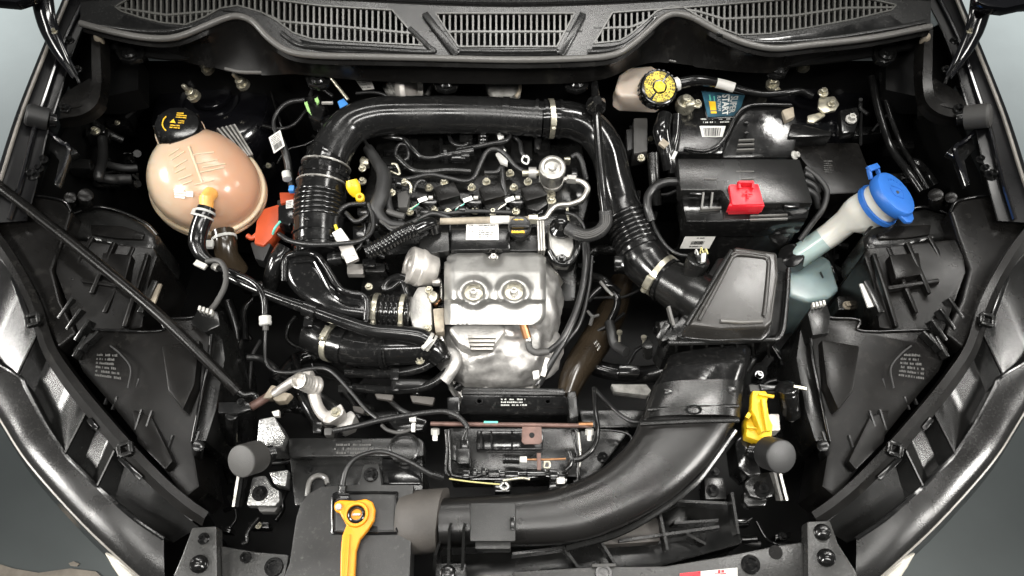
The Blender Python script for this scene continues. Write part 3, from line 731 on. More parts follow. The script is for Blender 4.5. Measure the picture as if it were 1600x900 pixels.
# fuel rail and labels
fr = T("fuel_rail", "pale metal fuel rail tube running below the ignition coils", "fuel rail", (760,343,-.07))
hose("rail", [(688,346,-.062),(760,344,-.060),(836,343,-.060)], 5.5, "beige", fr)
hose("sleeve", [(766,343.5,-.060),(796,343.5,-.060)], 6.6, "label", fr)
hose("end_nut", [(826,343,-.060),(840,343,-.060)], 8, "zinc", fr, seg=6)
fl = T("fuel_line", "bent silver fuel line running from the pump to the rail", "fuel line", (905,320,-.06))
hl = [(882,280,-.042),(896,281,-.040),(912,286,-.040),(918,296,-.042),(908,312,-.048),(890,319,-.052),(872,321,-.055),(861,328,-.058),(852,340,-.060),(838,343,-.060)]
hose("tube", hl, 4.6, "alu", fl, n=10); hose("nut", [(886,280,-.042),(900,281,-.041)], 7.5, "steel", fl, seg=6)
pm = T("fuel_pump", "round silver high pressure fuel pump at the end of the ignition coils", "fuel pump", (863,290,-.09))
p = P(863,264,-.040); ax = Vector((0,-.12,1)); k = SC(863,264,-.04)
B().lathe(p, ax, [(k*19,-.05),(k*19,-.008),(k*21,-.006),(k*21.5,.002),(k*20.5,.007),(k*17,.009),(k*14,.0085),(k*12,.003),(k*6,.002),(k*5,.004),(k*2,.003)], 40).to("cap", "steel", pm)
B().lathe(p-ax*.10, ax, [(k*18,0),(k*17,.05),(k*20,.055),(k*20,.066)], 30).to("body", "cast", pm)
slab("flange", [(838,300),(880,292),(890,310),(868,330),(846,326)], -.098, .018, "cast", pm, .004); bolt(862,303,-.092,5,"zinc",pm); bolt(862,312,-.075,5,"zinc",pm)
hose("inlet", [(846,270,-.05),(832,270,-.05),(816,271,-.05)], 5, "zinc", pm); hose("inlet_nut", [(838,270,-.05),(826,270,-.05)], 9, "cast", pm, seg=10)
B().box(P(886,252,-.05), (.012,.006,.018)).to("lug", "zinc", pm, .002)

# oil filler cap and dipstick
oc = T("oil_filler_cap", "small black oil filler cap with yellow print in front of the coils", "oil cap", (812,362,-.08))
p = P(812,354,-.045); k = SC(812,354,-.045)
B().lathe(p, Vector((0,-.35,1)), [(k*17,-.040),(k*18,-.036),(k*18.5,-.004),(k*16.5,.0),(k*13,-.001),(k*3,-.001)], 36).to("cap", "satin", oc)
B().box(p+Vector((0,-.002,.003)), (.030,.007,.010)).to("grip", "satin", oc, .002)
print_rows(quad([(799,366),(823,366),(822,359),(800,359)], -.0465), 1, 9, "yprint", oc, box=(0,.0,1,1), dens=.95)
print_rows(quad([(802,345),(822,345),(821,342),(803,342)], -.0415), 1, 10, "yprint", oc, box=(0,0,1,1))
dp = T("oil_dipstick", "bright yellow dipstick handle between the intake pipe and the coils", "dipstick", (555,315,-.09))
B().tube(path([(549,281,-.030),(553,295,-.040),(558,306,-.050)]), [.0095,.0125,.011,.007], 14, True, None, .6).to("handle", "yellow", dp)
B().lathe(P(563,311,-.058), Vector((.1,-.3,1)), [(.008,0),(.008,.012),(.0065,.014),(.004,.014),(.004,.002)], 16).to("collar", "yellow", dp)
hose("tube", [(563,312,-.060),(568,330,-.11),(572,350,-.16)], 4, "gloss", dp)
print_rows(quad([(545,292),(553,292),(551,284),(545,284)], -.028), 2, 4, "ink", dp, box=(.1,.1,.9,.9))

# ------------------------------------------------------------------ intake pipe (left) and hose (right)
ip = T("intake_pipe", "large glossy black intake pipe arching behind the engine from the left", "pipe", (520,260,-.1))
pp = path([(511,258,-.052),(524,226,-.042),(548,197,-.036),(588,183,-.032),(640,180,-.030),(750,180,-.030),(848,186,-.030)], n=10)
B().tube(pp, [x*.00128 for x in (29,28.5,28,27.5,27,26.5,25.5)], 32).to("pipe", "pipe", ip, 0, 60)
cu = path([(497,400,-.085),(497,372,-.080),(498,345,-.074)], n=8); B().tube(cu, [.041,.043,.044], 32).to("lower_cuff", "gloss", ip, 0, 60)
cu2 = path([(498,348,-.074),(500,318,-.068),(502,302,-.064)], n=6); B().tube(cu2, .0425, 32, True, (.0085, .075)).to("bellows", "gloss", ip, 0, 80)
cu3 = path([(502,305,-.064),(506,280,-.058),(512,250,-.050),(518,238,-.046)], n=8); B().tube(cu3, [.044,.0435,.039,.037], 32).to("rubber_cuff", "gloss", ip, 0, 60)
clamp(cu3, .40, .0435, .008, ip, "gloss"); clamp(cu3, .55, .042, .003, ip, "steel"); clamp(cu3, .22, .0445, .003, ip, "steel")
clamp(cu, .25, .0425, .006, ip, "gloss"); clamp(cu, .62, .0435, .003, ip, "gloss")
for x, y, z in ((475,372,-.045),(480,342,-.035),(520,368,-.045)): B().ball(P(x,y,z), (.005,.005,.004)).to("moulded_pip", "gloss", ip)
clamp(pp, .90, .0335, .012, ip, "pipe"); clamp(pp, .985, .034, .006, ip, "pipe")
q = quad([(596,177),(640,177),(640,172),(596,172)], .004)
ih = T("intake_hose", "glossy black intake hose curving from the long pipe down to the airbox", "hose", (960,260,-.12))
h1 = path([(846,186,-.030),(870,186,-.032),(900,190,-.038),(930,208,-.048),(950,240,-.058),(960,280,-.068),(970,318,-.078),(980,345,-.082)], n=8)
B().tube(h1, [x*.00122 for x in (27,28,28,27,26,25.5,27,30)], 30).to("hose", "gloss", ih, 0, 60)
h2 = path([(977,338,-.082),(990,366,-.086),(1003,394,-.088)], n=8); B().tube(h2, .0385, 32, True, (.0092, .11)).to("bellows", "gloss", ih, 0, 80)
h3 = path([(1000,388,-.088),(1010,408,-.088),(1024,424,-.086),(1042,438,-.084)], n=6); B().tube(h3, [.040,.042,.038,.036], 30).to("cuff", "gloss", ih, 0, 60)
clamp(h3, .12, .0425, .006, ih, "gloss")
clamp(h3, .86, .0375, .012, ih, "zinc", (-.35,-.85,.55)); clamp(h1, .10, .0345, .009, ih, "zinc", (.15,-.8,.9)); clamp(h1, .17, .0345, .005, ih, "gloss"); clamp(h1, .04, .0345, .005, ih, "gloss")
B().box(P(967,412,-.06), (.016,.022,.016)).to("tab", "gloss", ih, .002)
# upright vacuum line in front of the hose
vl = T("vacuum_line", "straight upright black vacuum line crossing in front of the intake hose", "line", (945,330,-.03))
hose("line", [(929,128,.0),(931,160,.004),(935,220,-.004),(941,290,-.016),(946,332,-.028)], [6,7,7,7.5,8], "gloss", vl)
B().lathe(P(931,166,.004), Vector((0,-.3,1)), [(.007,-.006),(.017,-.005),(.018,0),(.014,.005),(.017,.010),(.012,.018),(.008,.026)], 22).to("grommet", "gloss", vl)
hose("braided_tail", [(946,330,-.03),(946,348,-.036),(936,362,-.042),(918,368,-.048),(900,364,-.052),(886,356,-.054)], 10, "tape", vl, ribs=(.004,.06), seg=14)
for k in range(4): hose("strand", [(943+k*3,336,-.022),(942+k*3,350,-.028),(932+k*1.5,358+k*2.5,-.033),(916,363+k*3,-.038),(896,358+k*3,-.043)], 1.3, "rubber_grey", vl, seg=6)

# ------------------------------------------------------------------ wiring looms on the engine
def loom(name, label, pts, r, m="tape", ribs=None, cat="wiring", z=0.0, grp=None):
    o = hose(name, pts, r, m, None, z, 10, ribs); tag(o, label, cat, grp); return o
RB = (.0042, .10)
loom("corrugated_wire", "corrugated black wire snaking above the coils up to the pump", [(608,283,-.075),(640,279,-.068),(672,273,-.064),(700,278,-.066),(725,283,-.068),(740,278,-.064),(750,258,-.058),(760,238,-.052),(775,233,-.050),(790,242,-.052),(806,260,-.055),(822,270,-.055)], 3.6, "cable", RB)
loom("corrugated_wire", "short corrugated wire under the long intake pipe", [(714,234,-.06),(740,230,-.056),(770,224,-.052),(790,220,-.05),(797,212,-.05)], 3.4, "cable", RB)
o = T("breather_line", "thin glossy black breather line under the long intake pipe", "line", (650,230,-.08))
hose("line", [(598,213,-.065),(615,215,-.060),(632,218,-.058),(645,232,-.060),(658,245,-.064),(675,247,-.064),(692,243,-.062)], 4.2, "gloss", o)
hose("valve", [(690,244,-.062),(708,242,-.060),(740,236,-.058)], 7.5, "gloss", o); hose("flange", [(694,243,-.062),(699,242.5,-.062)], 13, "gloss", o)
loom("wire_loom", "thick taped loom running down left of the coils to the front", [(575,232,-.07),(588,252,-.066),(600,275,-.062),(596,305,-.058),(588,325,-.060),(594,340,-.064),(610,350,-.068),(632,352,-.07)], [9,9.5,12,13,12,10,7,6], "tape")
loom("wire_loom", "thin loose wires looping below the leftmost coil", [(632,352,-.068),(655,342,-.060),(675,334,-.058),(695,338,-.060),(712,346,-.062)], 4, "cable")
loom("wire_loom", "taped branch standing left of the first coil", [(607,282,-.07),(606,300,-.068),(607,320,-.07),(612,334,-.072)], 6, "tape")
loom("looped_wire", "corrugated wire looping round the grey plug near the dipstick", [(572,318,-.06),(545,320,-.056),(530,330,-.054),(524,345,-.052),(527,360,-.052)], 3.6, "cable", RB)
loom("looped_wire", "corrugated wire running from the orange bracket below the bellows to the loom", [(436,366,-.05),(455,377,-.038),(490,382,-.030),(530,381,-.034),(562,376,-.044),(580,362,-.050),(583,340,-.052),(576,318,-.054)], 3.6, "cable", RB)
loom("looped_wire", "thin black wire hooking over the engine behind the first coil", [(622,250,-.07),(618,238,-.068),(624,226,-.066),(636,228,-.066),(638,245,-.068),(628,253,-.07)], 3, "cable")
loom("corrugated_hose", "wide corrugated black breather hose left of the white data label", [(573,395,-.06),(600,382,-.052),(630,365,-.046),(650,357,-.046)], 11.5, "gloss", (.0062,.13), "hose")
loom("hose_elbow", "smooth black elbow ending the wide corrugated hose", [(646,360,-.046),(664,351,-.048),(676,350,-.056),(680,362,-.07)], 10, "gloss", None, "hose")
o = T("sensor_plug", "white and grey electrical plug left of the corrugated hose", "plug", (545,375,-.07))
B().bar(P(526,362,-.045), P(540,382,-.05), .018, .014).to("white_shell", "label", o, .002)
B().bar(P(538,380,-.05), P(552,410,-.06), .022, .016).to("grey_shell", "castwhite", o, .002)
B().bar(P(534,398,-.055), P(556,398,-.055), .010, .014).to("latch", "gprint", o, .002)
hose("wire", [(527,360,-.045),(524,352,-.046)], 2.5, "yprint2", o)
o = slab("wire_plug", [(620,302),(636,296),(640,308),(636,324),(622,324)], -.070, .02, "rubber_grey", None, .003); tag(o, "dark grey wire plug left of the first coil", "plug")
o = T("knock_sensor", "small round black sensor with collar under the loop of wire", "sensor", (515,395,-.08))
hose("body", [(515,406,-.07),(536,403,-.066)], 11, "gloss", o); hose("collar", [(522,405,-.069),(526,404.5,-.069)], 13, "gloss", o)
o = slab("white_clip", [(776,206,-.05),(784,202,-.05),(788,214,-.05),(779,218,-.05)], 0, .008, "white", None, .002); tag(o, "small white clip just under the long intake pipe", "clip")
o = slab("white_tie", [(774,240,-.06),(789,232,-.06),(794,246,-.06),(793,258,-.07),(782,254,-.07)], 0, .006, "label", None, .001); tag(o, "white tie band behind the corrugated wire loop", "tie band")
o = B().tube(path([(824,246,-.05),(818,244,-.05),(816,252,-.05),(824,256,-.05),(826,247,-.05),(822,243,-.048)]), .0016, 8).to("ring_clip", "white"); tag(o, "tiny white ring clip above the fuel pump inlet", "clip")
for x, y in ((728,214),(744,212)):
    pass
o = T("injector_plug", "small ribbed black plug behind the middle coil", "plug", (755,215,-.08)); hose("body", [(755,228,-.07),(755,205,-.06)], 8, "gloss", o, ribs=(.006,.12))
loom("pump_wire", "short ribbed wire curling right of the round silver pump", [(893,246,-.05),(902,242,-.048),(909,252,-.05),(912,264,-.056),(916,280,-.07)], 4, "tape", RB)
loom("thin_line", "thin black line dropping from the pump to the engine mount", [(886,322,-.07),(888,345,-.075),(893,360,-.07)], 2.2, "zinc", None, "line")

# ------------------------------------------------------------------ engine mount, shield, turbo
em = T("engine_mount", "cast aluminium engine mount arm right of the oil cap", "engine mount", (880,375,-.12))
slab("arm", [(856,348),(872,343),(893,350),(897,385),(890,402),(868,400),(858,385)], -.075, .05, "cast", em, .006)
B().lathe(P(876,358,-.072), UPZ, [(.020,0),(.020,.006),(.012,.012),(.010,.030),(.006,.032)], 20).to("stud_boot", "gloss", em)
for k in range(3): B().bar(P(848-k*4,350,-.07), P(850-k*4,396,-.08), .003, .03).to("plate", "alu", em)
loomc = hose("strap", [(858,392,-.08),(868,408,-.085),(884,412,-.085),(896,402,-.085),(903,384,-.08),(905,360,-.08)], 5.5, "gloss", em)
bolt(878,402,-.07,5,"gloss",em)
hs = T("heat_shield", "pressed silver heat shield with two round dimples in front of the engine", "heat shield", (775,450,-.14))
rows = []
NR, NC = 56, 72
prof = [(0,393.5,-.100),(.05,395,-.078),(.12,399,-.066),(.30,425,-.058),(.55,452,-.057),(.68,468,-.060),(.74,474,-.071),(.86,489,-.076),(1,507,-.083)]
def prf(t):
    for (a, y0, z0), (c, y1, z1) in zip(prof, prof[1:]):
        if a <= t <= c:
            f = (t-a)/(c-a); return y0+(y1-y0)*f, z0+(z1-z0)*f
for i in range(NR+1):
    t = i/NR; y, z = prf(t); row = []
    xr = 853 if y < 488 else 853 - 15*(1-math.sqrt(max(0, 1-((y-488)/19.5)**2)))
    xl = 698 if y < 410 else 694
    if y < 402: xr -= (402-y)*1.6; xl += (402-y)*1.0
    for j in range(NC+1):
        s = j/NC; x = xl + (xr-xl)*s; zz = z
        zz -= .026*max(0, 1-s/.11)**2.2 + .010*max(0, (s-.93)/.07)**2
        for cx, cy in ((740,457),(803,456)):
            d = math.hypot(x-cx, (y-cy)*1.15)
            zz += .0085*math.exp(-((d-21)/6.5)**2) - .010*(1/(1+math.exp((d-15)/1.6)))
            if d < 9: zz += .0015
        d = math.hypot(x-771, (y-396)*.9); zz -= .018*(1/(1+math.exp((d-13)/1.8)))
        if 470 < y < 506: zz += .0016*math.sin(x*.45)*max(0, 1-abs(x-725)/28)
        row.append((x, y, zz))
    rows.append(PL(row))
B().grid(rows, .0012).to("pressing", "shield", hs, 0, 60)
for x, y in ((740,457),(803,456)):
    bolt(x, y, -.060, 6.5, "steel", hs); B().lathe(P(x,y,-.0645), UPZ, [(.012,0),(.016,.001),(.016,.003),(.011,.003)], 28).to("washer", "zinc", hs)
bolt(771, 402, -.079, 5.5, "steel", hs)
g = B(); 
for a, c in (((762,478),(786,502)),((786,478),(762,502)),((768,476),(780,476)),((784,482),(784,494)),((768,492),(780,492)),((764,484),(764,498)),((773,480),(776,498)),((762,503),(787,503))):
    g.bar(P(*a,-.0735-(a[1]-476)*.00033), P(*c,-.0735-(c[1]-476)*.00033), .0016, .0018)
g.to("embossed_mark", "shield", hs)
tb = T("turbocharger", "foil-wrapped turbocharger and catalyst bulging below the heat shield", "turbocharger", (780,550,-.3))
B().ball(P(778,545,-.18), (.115,.075,.065), seg=64, rg=44).crumple(.009, 32).to("catalyst_shell", "foil", tb, 0, 60)
B().ball(P(842,470,-.16), (.040,.095,.060), seg=56, rg=40).crumple(.008, 36).to("side_shell", "foil", tb, 0, 60)
slab("outlet_housing", [(700,512),(712,505),(780,505),(792,512),(782,528),(768,545),(740,548),(716,536)], -.100, .05, "cast", tb, .010, seg=3)
for k in range(4): B().bar(P(731+k*1.5,528+k*6.2,-.098+k*.0), P(775-k*1.5,528+k*6.2,-.098), .0045, .012).to("fin", "alu", tb, .0012)
B().lathe(P(772,572,-.20), Vector((0,-.35,1)), [(.085,-.03),(.088,0),(.084,.004),(.078,-.006),(.02,-.014)], 40).to("lower_dish", "cast", tb)
B().lathe(P(772,562,-.195), Vector((0,-.35,1)), [(.070,-.02),(.072,.0),(.060,.022),(.03,.03),(.005,.03)], 40).crumple(.005, 40).to("lower_shell", "foil", tb)
bolt(773,568,-.17,5,"steel",tb)
B().grid([PL([(850,420,-.12),(866,432,-.13),(876,448,-.14)]), PL([(856,415,-.115),(872,428,-.12),(880,442,-.13)])], .0015).to("shield_lip", "alu", tb)
ox = T("oxygen_sensor", "brass oxygen sensor with blue braided lead below the heat shield", "sensor", (822,530,-.15))
hose("brass_body", [(817,504,-.098),(821,518,-.105),(824,528,-.110)], 6.8, "brass", ox)
hose("steel_collar", [(824,526,-.110),(826,534,-.114)], 6, "steel", ox, ribs=(.004,.08))
hose("braided_lead", [(825,532,-.114),(828,545,-.118),(838,551,-.120),(848,550,-.118),(858,549,-.116)], 5.2, "rubber_grey", ox, ribs=(.0035,.07))
hose("lead", [(858,549,-.116),(878,530,-.105),(898,490,-.095),(910,450,-.09),(915,410,-.085),(912,375,-.08)], 5, "cable", ox)
loom("engine_cable", "black cable pair running down right of the heat shield to the front", [(905,352,-.08),(917,385,-.085),(914,430,-.09),(903,480,-.095),(885,525,-.105),(862,565,-.12),(842,600,-.14)], 5, "cable")
loom("engine_cable", "thin black cable sweeping down beside the turbocharger foil", [(925,400,-.09),(920,450,-.1),(906,505,-.11),(880,540,-.12),(856,575,-.13),(838,602,-.145)], 3, "cable")
o = slab("cable_tie", [(832,580),(842,578),(843,590),(834,592)], -.12, .008, "label", None, .001); tag(o, "small white cable tie on the cable below the turbocharger", "cable tie")
o = B().bar(P(848,588,-.125), P(856,560,-.12), .008, .003).to("cable_guide", "alu"); tag(o, "bare metal cable guide strip below the turbocharger", "bracket")
wa = T("wastegate_actuator", "round pale grey wastegate actuator left of the heat shield", "actuator", (655,420,-.15))
p0, p1 = P(668,421,-.105), P(638,413,-.088); k = SC(650,415,-.09); D = (p1-p0); Lq = D.length
B().lathe(p0, D, [(k*10,-.02),(k*24,-.012),(k*27,0),(k*28,Lq*.15),(k*30.5,Lq*.3),(k*31,Lq*.45),(k*30.5,Lq*.52),(k*29.5,Lq*.55),(k*29.5,Lq*.9),(k*27.5,Lq),(k*17,Lq*1.02),(k*15,Lq*.95),(k*9,Lq*.95),(k*7,Lq*1.05),(k*2,Lq*1.05)], 40).to("canister", "castwhite", wa, 0, 22)
for s in (1, -1): B().box(P(682,428+s*14,-.105), (.014,.008,.012)).to("ear", "castwhite", wa, .002)
hose("rod", [(672,430,-.11),(688,440,-.12),(690,470,-.13)], 3, "steel", wa)
hose("vacuum_hose", [(640,436,-.1),(622,432,-.1),(606,440,-.105),(600,452,-.11),(612,450,-.11),(628,440,-.105),(636,460,-.11),(640,480,-.12)], 5.5, "gloss", wa)
hose("brass_joint", [(676,466,-.118),(686,474,-.12)], 8, "brass", wa)
B().lathe(P(680,466,-.11), Vector((-.5,-.2,1)), [(.006,0),(.010,.003),(.010,.010),(.005,.013)], 16).to("banjo_bolt", "zinc", wa)
tbody = T("turbo_inlet", "cast aluminium turbo inlet with clamped black bellows left of the shield", "turbo inlet", (650,490,-.16))
slab("casting", [(640,470),(652,447),(668,446),(674,470),(676,508),(664,516),(645,512),(640,495)], -.105, .06, "cast", tbody, .006)
slab("lug", [(625,478),(640,476),(640,492),(625,494)], -.098, .03, "cast", tbody, .003)
slab("flange_tab", [(676,482),(694,480),(694,518),(680,520)], -.105, .02, "beige", tbody, .003)
bt_ = path([(578,486,-.115),(600,487,-.115),(628,488,-.115),(642,489,-.115)], n=8)
B().tube(bt_, .0275, 28, True, (.0085,.09)).to("bellows", "gloss", tbody, 0, 80)
clamp(bt_, .17, .030, .008, tbody, "zinc", (.05,-.6,.9)); clamp(bt_, .74, .030, .007, tbody, "zinc", (.0,-1,.35))
for x, y in ((668,512),(670,452)): bolt(x, y, -.10, 4.5, "zinc", tbody)
# small pipes at the shield's lower left corner
cp = T("coolant_pipe", "thin steel pipe with foil sleeve beside the left edge of the heat shield", "pipe", (695,570,-.2))
hose("pipe", [(688,510,-.125),(690,530,-.13),(694,548,-.14),(695,560,-.14)], 5.5, "alu", cp); hose("pipe", [(683,515,-.13),(684,540,-.14),(690,556,-.14)], 4, "brass", cp)
hose("foil_sleeve", [(698,548,-.14),(710,552,-.138),(712,566,-.14),(704,582,-.145),(694,596,-.15)], 9.5, "foil", cp); hose("collar", [(692,552,-.138),(697,562,-.14)], 9, "gloss", cp)
bolt(656,562,-.12,5,"zinc",cp)
loom("small_pipe", "thin dark pipe with brass tip below the turbocharger", [(738,560,-.17),(726,574,-.16),(720,582,-.16),(728,590,-.17),(760,597,-.18),(800,599,-.18),(840,588,-.17)], 2.6, "brownpipe", None, "pipe")

# ------------------------------------------------------------------ left-hand ducts and hoses
el = T("air_elbow", "flat glossy black air elbow left of the wastegate actuator", "air duct", (500,450,-.16))
duct("shell", PL([(498,399,-.085),(510,418,-.087),(530,448,-.09),(548,457,-.092),(574,463,-.094)]), PL([(446,403,-.090),(452,446,-.094),(487,480,-.098),(528,497,-.10),(571,502,-.10)]), [.020,.022,.024,.022,.020], "gloss", el, power=3.4)
B().tube(path([(444,440,-.078),(446,406,-.070),(462,396,-.064),(492,397,-.062),(509,416,-.062),(530,449,-.066),(548,458,-.068),(566,461,-.07),(574,472,-.072),(572,500,-.080)]), .0055, 10).to("rim", "gloss", el)
B().tube(path([(458,410,-.067),(488,408,-.063),(498,420,-.062),(518,456,-.065),(538,472,-.068),(562,476,-.07)]), .0028, 8).to("inner_bead", "gloss", el)
B().tube(path([(540,503,-.09),(566,504,-.09),(576,500,-.09)]), .004, 8).to("foot", "gloss", el)
loom("drop_hose", "glossy black hose dropping beside the orange bracket", [(446,388,-.08),(434,408,-.084),(426,432,-.1),(420,462,-.14)], [15,15,14,12], "gloss", None, "hose")
hh = T("heater_hose", "long shiny black hose running from the reservoir pipe to below the turbo", "hose", (520,495,-.12))
hp = path([(352,430,-.07),(400,452,-.074),(445,470,-.078),(480,482,-.08),(530,500,-.082),(580,516,-.084),(625,521,-.086),(656,526,-.09),(680,540,-.10)], n=8)
B().tube(hp, [x*.00118 for x in (6,6.5,7.5,8,9,9.5,11,12,12)], 18).to("hose", "gloss", hh, 0, 60)
clamp(hp, .40, .0135, .022, hh, "gloss"); B().box(P(483,500,-.09), (.016,.03,.012)).to("bracket", "gloss", hh, .003)
clamp(hp, .95, .0145, .006, hh, "whitezinc"); clamp(hp, .98, .0145, .004, hh, "whitezinc"); B().bar(P(660,545,-.078), P(676,531,-.08), .006, .006).to("clip_bridge", "whitezinc", hh)
ch = T("charge_pipe", "black charge pipe with zinc hose clamp below the long shiny hose", "pipe", (590,545,-.2))
cpth = path([(488,522,-.15),(520,535,-.14),(560,545,-.135),(600,546,-.130),(640,545,-.128),(672,545,-.130),(690,560,-.14)], n=8)
B().tube(cpth, [x*.00124 for x in (26,26,24,23,22,20,15)], 28).to("pipe", "gloss", ch, 0, 60)
clamp(cpth, .17, .0325, .010, ch, "zinc", (-.55,.25,.8)); clamp(cpth, .27, .0325, .006, ch, "gloss"); clamp(cpth, .50, .0300, .006, ch, "gloss"); clamp(cpth, .54, .0295, .003, ch, "gloss")
for lab, pts, r in (("upper of two thin black hoses below the charge pipe", [(540,582,-.16),(580,584,-.155),(620,583,-.15),(660,574,-.145),(688,556,-.14)], 8), ("lower of two thin black hoses below the charge pipe", [(552,606,-.17),(600,609,-.165),(650,607,-.16),(678,598,-.155),(700,580,-.15)], 7.5)):
    loom("coolant_hose", lab, pts, r, "gloss", None, "hose", grp="thin coolant hoses")
o = T("hose_bracket", "small black bracket clipping the two thin hoses together", "bracket", (616,595,-.15)); B().box(P(617,585,-.138), (.014,.022,.006)).to("upper_clip", "gloss", o, .002); B().box(P(618,604,-.148), (.012,.018,.005)).to("lower_clip", "gloss", o, .002)
loom("bent_tube", "thin bent dark tube hanging left of the charge pipe", [(462,495,-.17),(452,508,-.17),(448,528,-.18),(460,540,-.19),(482,548,-.2),(494,562,-.2)], 3.5, "satin", None, "tube")
rp = T("reservoir_pipe", "shiny thin black pipe with blue-grey joint left of the air elbow", "pipe", (413,480,-.1))
hose("pipe", [(340,418,-.066),(362,426,-.064),(390,438,-.066),(406,452,-.07),(413,470,-.074),(414,492,-.08)], [5,5.5,5.5,5.8,5.6,5.4], "gloss", rp)
hose("joint", [(414,494,-.082),(415,508,-.086)], 9, "gprint", rp, ribs=(.006,.1)); hose("tip", [(415,506,-.086),(415,516,-.09)], 5, "rubber_grey", rp)
hose("sleeve", [(358,424,-.064),(372,430,-.065)], 7, "gloss", rp); hose("end_clip", [(334,415,-.066),(341,419,-.066)], 6.5, "whitezinc", rp)
loom("thin_cable", "thin black cable dropping from the blue-grey joint and curving over the fittings", [(415,514,-.09),(414,545,-.10),(416,566,-.10),(428,579,-.10),(455,582,-.098),(485,576,-.094),(508,576,-.092),(524,586,-.092),(548,612,-.09),(572,640,-.088),(590,655,-.088)], 2.9, "cable", None, "cable")
loom("grey_wire", "grey wire dropping from the hose joint to the left headlight plug", [(322,408,-.05),(342,408,-.048),(352,422,-.048),(352,445,-.05),(340,470,-.052),(328,486,-.05)], 4.5, "rubber_grey")

# ------------------------------------------------------------------ coolant tank
ct = T("coolant_tank", "rounded peach translucent coolant tank with black screw cap on the left", "coolant tank", (322,290,-.2))
c = P(322,287,-.085); k = SC(320,287,-.085)
uax = Vector((.94,-.34,-.06)).normalized(); vax = Vector((.34,.94,.10)).normalized(); vax = (vax-uax*vax.dot(uax)).normalized(); wax = uax.cross(vax)
rings = []
SEG, RG = 48, 26
for i in range(RG+1):
    ph = -math.pi/2 + math.pi*i/RG; rr = max(math.cos(ph),1e-3)**.82; row = []
    for j in range(SEG):
        a = 2*math.pi*j/SEG
        sx = 1.0 - .10*max(0, -math.cos(a-R(135)))*0
        bulge = 1 + .16*max(0, math.cos(a-R(128)))**3 - .05*max(0, math.cos(a-R(45)))**2
        row.append(c + (uax*math.cos(a)*.104*sx + vax*math.sin(a)*.089)*rr*bulge + wax*math.sin(ph)*.078)
    rings.append(row)
B().rings(rings).to("vessel", "tank", ct, 0, 80)
seam = []
for j in range(64):
    a = 2*math.pi*j/63; bulge = 1 + .16*max(0, math.cos(a-R(128)))**3 - .05*max(0, math.cos(a-R(45)))**2
    seam.append(c - wax*.014 + (uax*math.cos(a)*.1075 + vax*math.sin(a)*.0925)*bulge*.985)
B().tube(seam, .0048, 8, False).to("weld_seam", "seam", ct, 0, 60)
B().tube([p - wax*.012 + (p-c)*.012 for p in seam], .0036, 8, False).to("lower_flange", "tank", ct, 0, 60)
nb, ntp = P(285,216,-.045), P(275,188,.004); AX = (ntp-nb).normalized()
B().lathe(nb, AX, [(.062,-.05),(.052,-.03),(.045,-.012),(.041,.008),(.043,.010),(.043,.016),(.038,.016)], 36).to("neck", "tank", ct)
cap = B().lathe(nb+AX*.016, AX, [(.040,0),(.0405,.004),(.0395,.019),(.036,.025),(.032,.026),(.012,.026),(.002,.026)], 40).to("screw_cap", "gloss", ct)
for j in range(10):
    a = R(36*j+10); u, v, w = frame(AX); B().bar(nb+AX*.018+(u*math.cos(a)+v*math.sin(a))*.0405, nb+AX*.036+(u*math.cos(a)+v*math.sin(a))*.0395, .004, .003, u*math.cos(a)+v*math.sin(a)).to("grip_rib", "gloss", cap)
ctop = nb+AX*.0425; u, v, w = frame(AX)
ex = (Vector((1,0,0))-AX*AX.x).normalized(); ey = AX.cross(ex)
def ctq(x0,y0,x1,y1): return [ctop+ex*x0+ey*y0, ctop+ex*x1+ey*y0, ctop+ex*x1+ey*y1, ctop+ex*x0+ey*y1]
print_rows(ctq(-.004,.010,.014,.024), 3, 2, "yprint", cap, box=(0,0,1,1), dens=.95)
B().add([ctop+ex*-.012+ey*-.001+AX*.0008, ctop+ex*-.002+ey*-.001+AX*.0008, ctop+ex*-.007+ey*.008+AX*.0008], [(0,1,2)]).to("warning_triangle", "yprint", cap, 0, 0)
print_rows(ctq(.002,-.002,.014,.007), 2, 5, "yprint", cap, box=(0,0,1,1), dens=.9)
print_rows(ctq(-.010,-.014,.012,-.004), 2, 6, "yprint", cap, box=(0,0,1,1), dens=.9)
g = B()
for j in range(6):
    a = R(150+j*14); a2 = R(150+j*14+12); g.bar(ctop+(ex*math.cos(a)+ey*math.sin(a))*.024, ctop+(ex*math.cos(a2)+ey*math.sin(a2))*.024, .002, .0012, AX)
g.to("print", "yprint", cap)
# moulded ladder and prints lie on the vessel: project down onto the ellipsoid
def ontank(px, py, lift=.0015):
    # where this sight line meets the vessel, found by marching
    d = ray(px, py).normalized(); t = .8
    while t < 1.6:
        q = CAM + d*t; l = q-c; x, y, z = l.dot(uax), l.dot(vax), l.dot(wax); a = math.atan2(y/.089, x/.104)
        bulge = 1 + .16*max(0, math.cos(a-R(128)))**3 - .05*max(0, math.cos(a-R(45)))**2
        if abs(z) < .078:
            rr = max(math.cos(math.asin(z/.078)), 1e-3)**.82*bulge
            if math.hypot(x/.104, y/.089) < rr: return q + (q-c).normalized()*lift
        t += .0006
    return None
def tline(pts, r, m, name):
    w = []
    for (ax_, ay_), (bx_, by_) in zip(pts, pts[1:]):
        for k in range(5): w.append(ontank(ax_+(bx_-ax_)*k/4, ay_+(by_-ay_)*k/4, .0001))
    w = [x for x in w if x]
    if len(w) > 2: B().tube(w, r, 6).to(name, m, ct)
tline([(295,229),(316,285)], .0024, "seam", "moulded_rib")
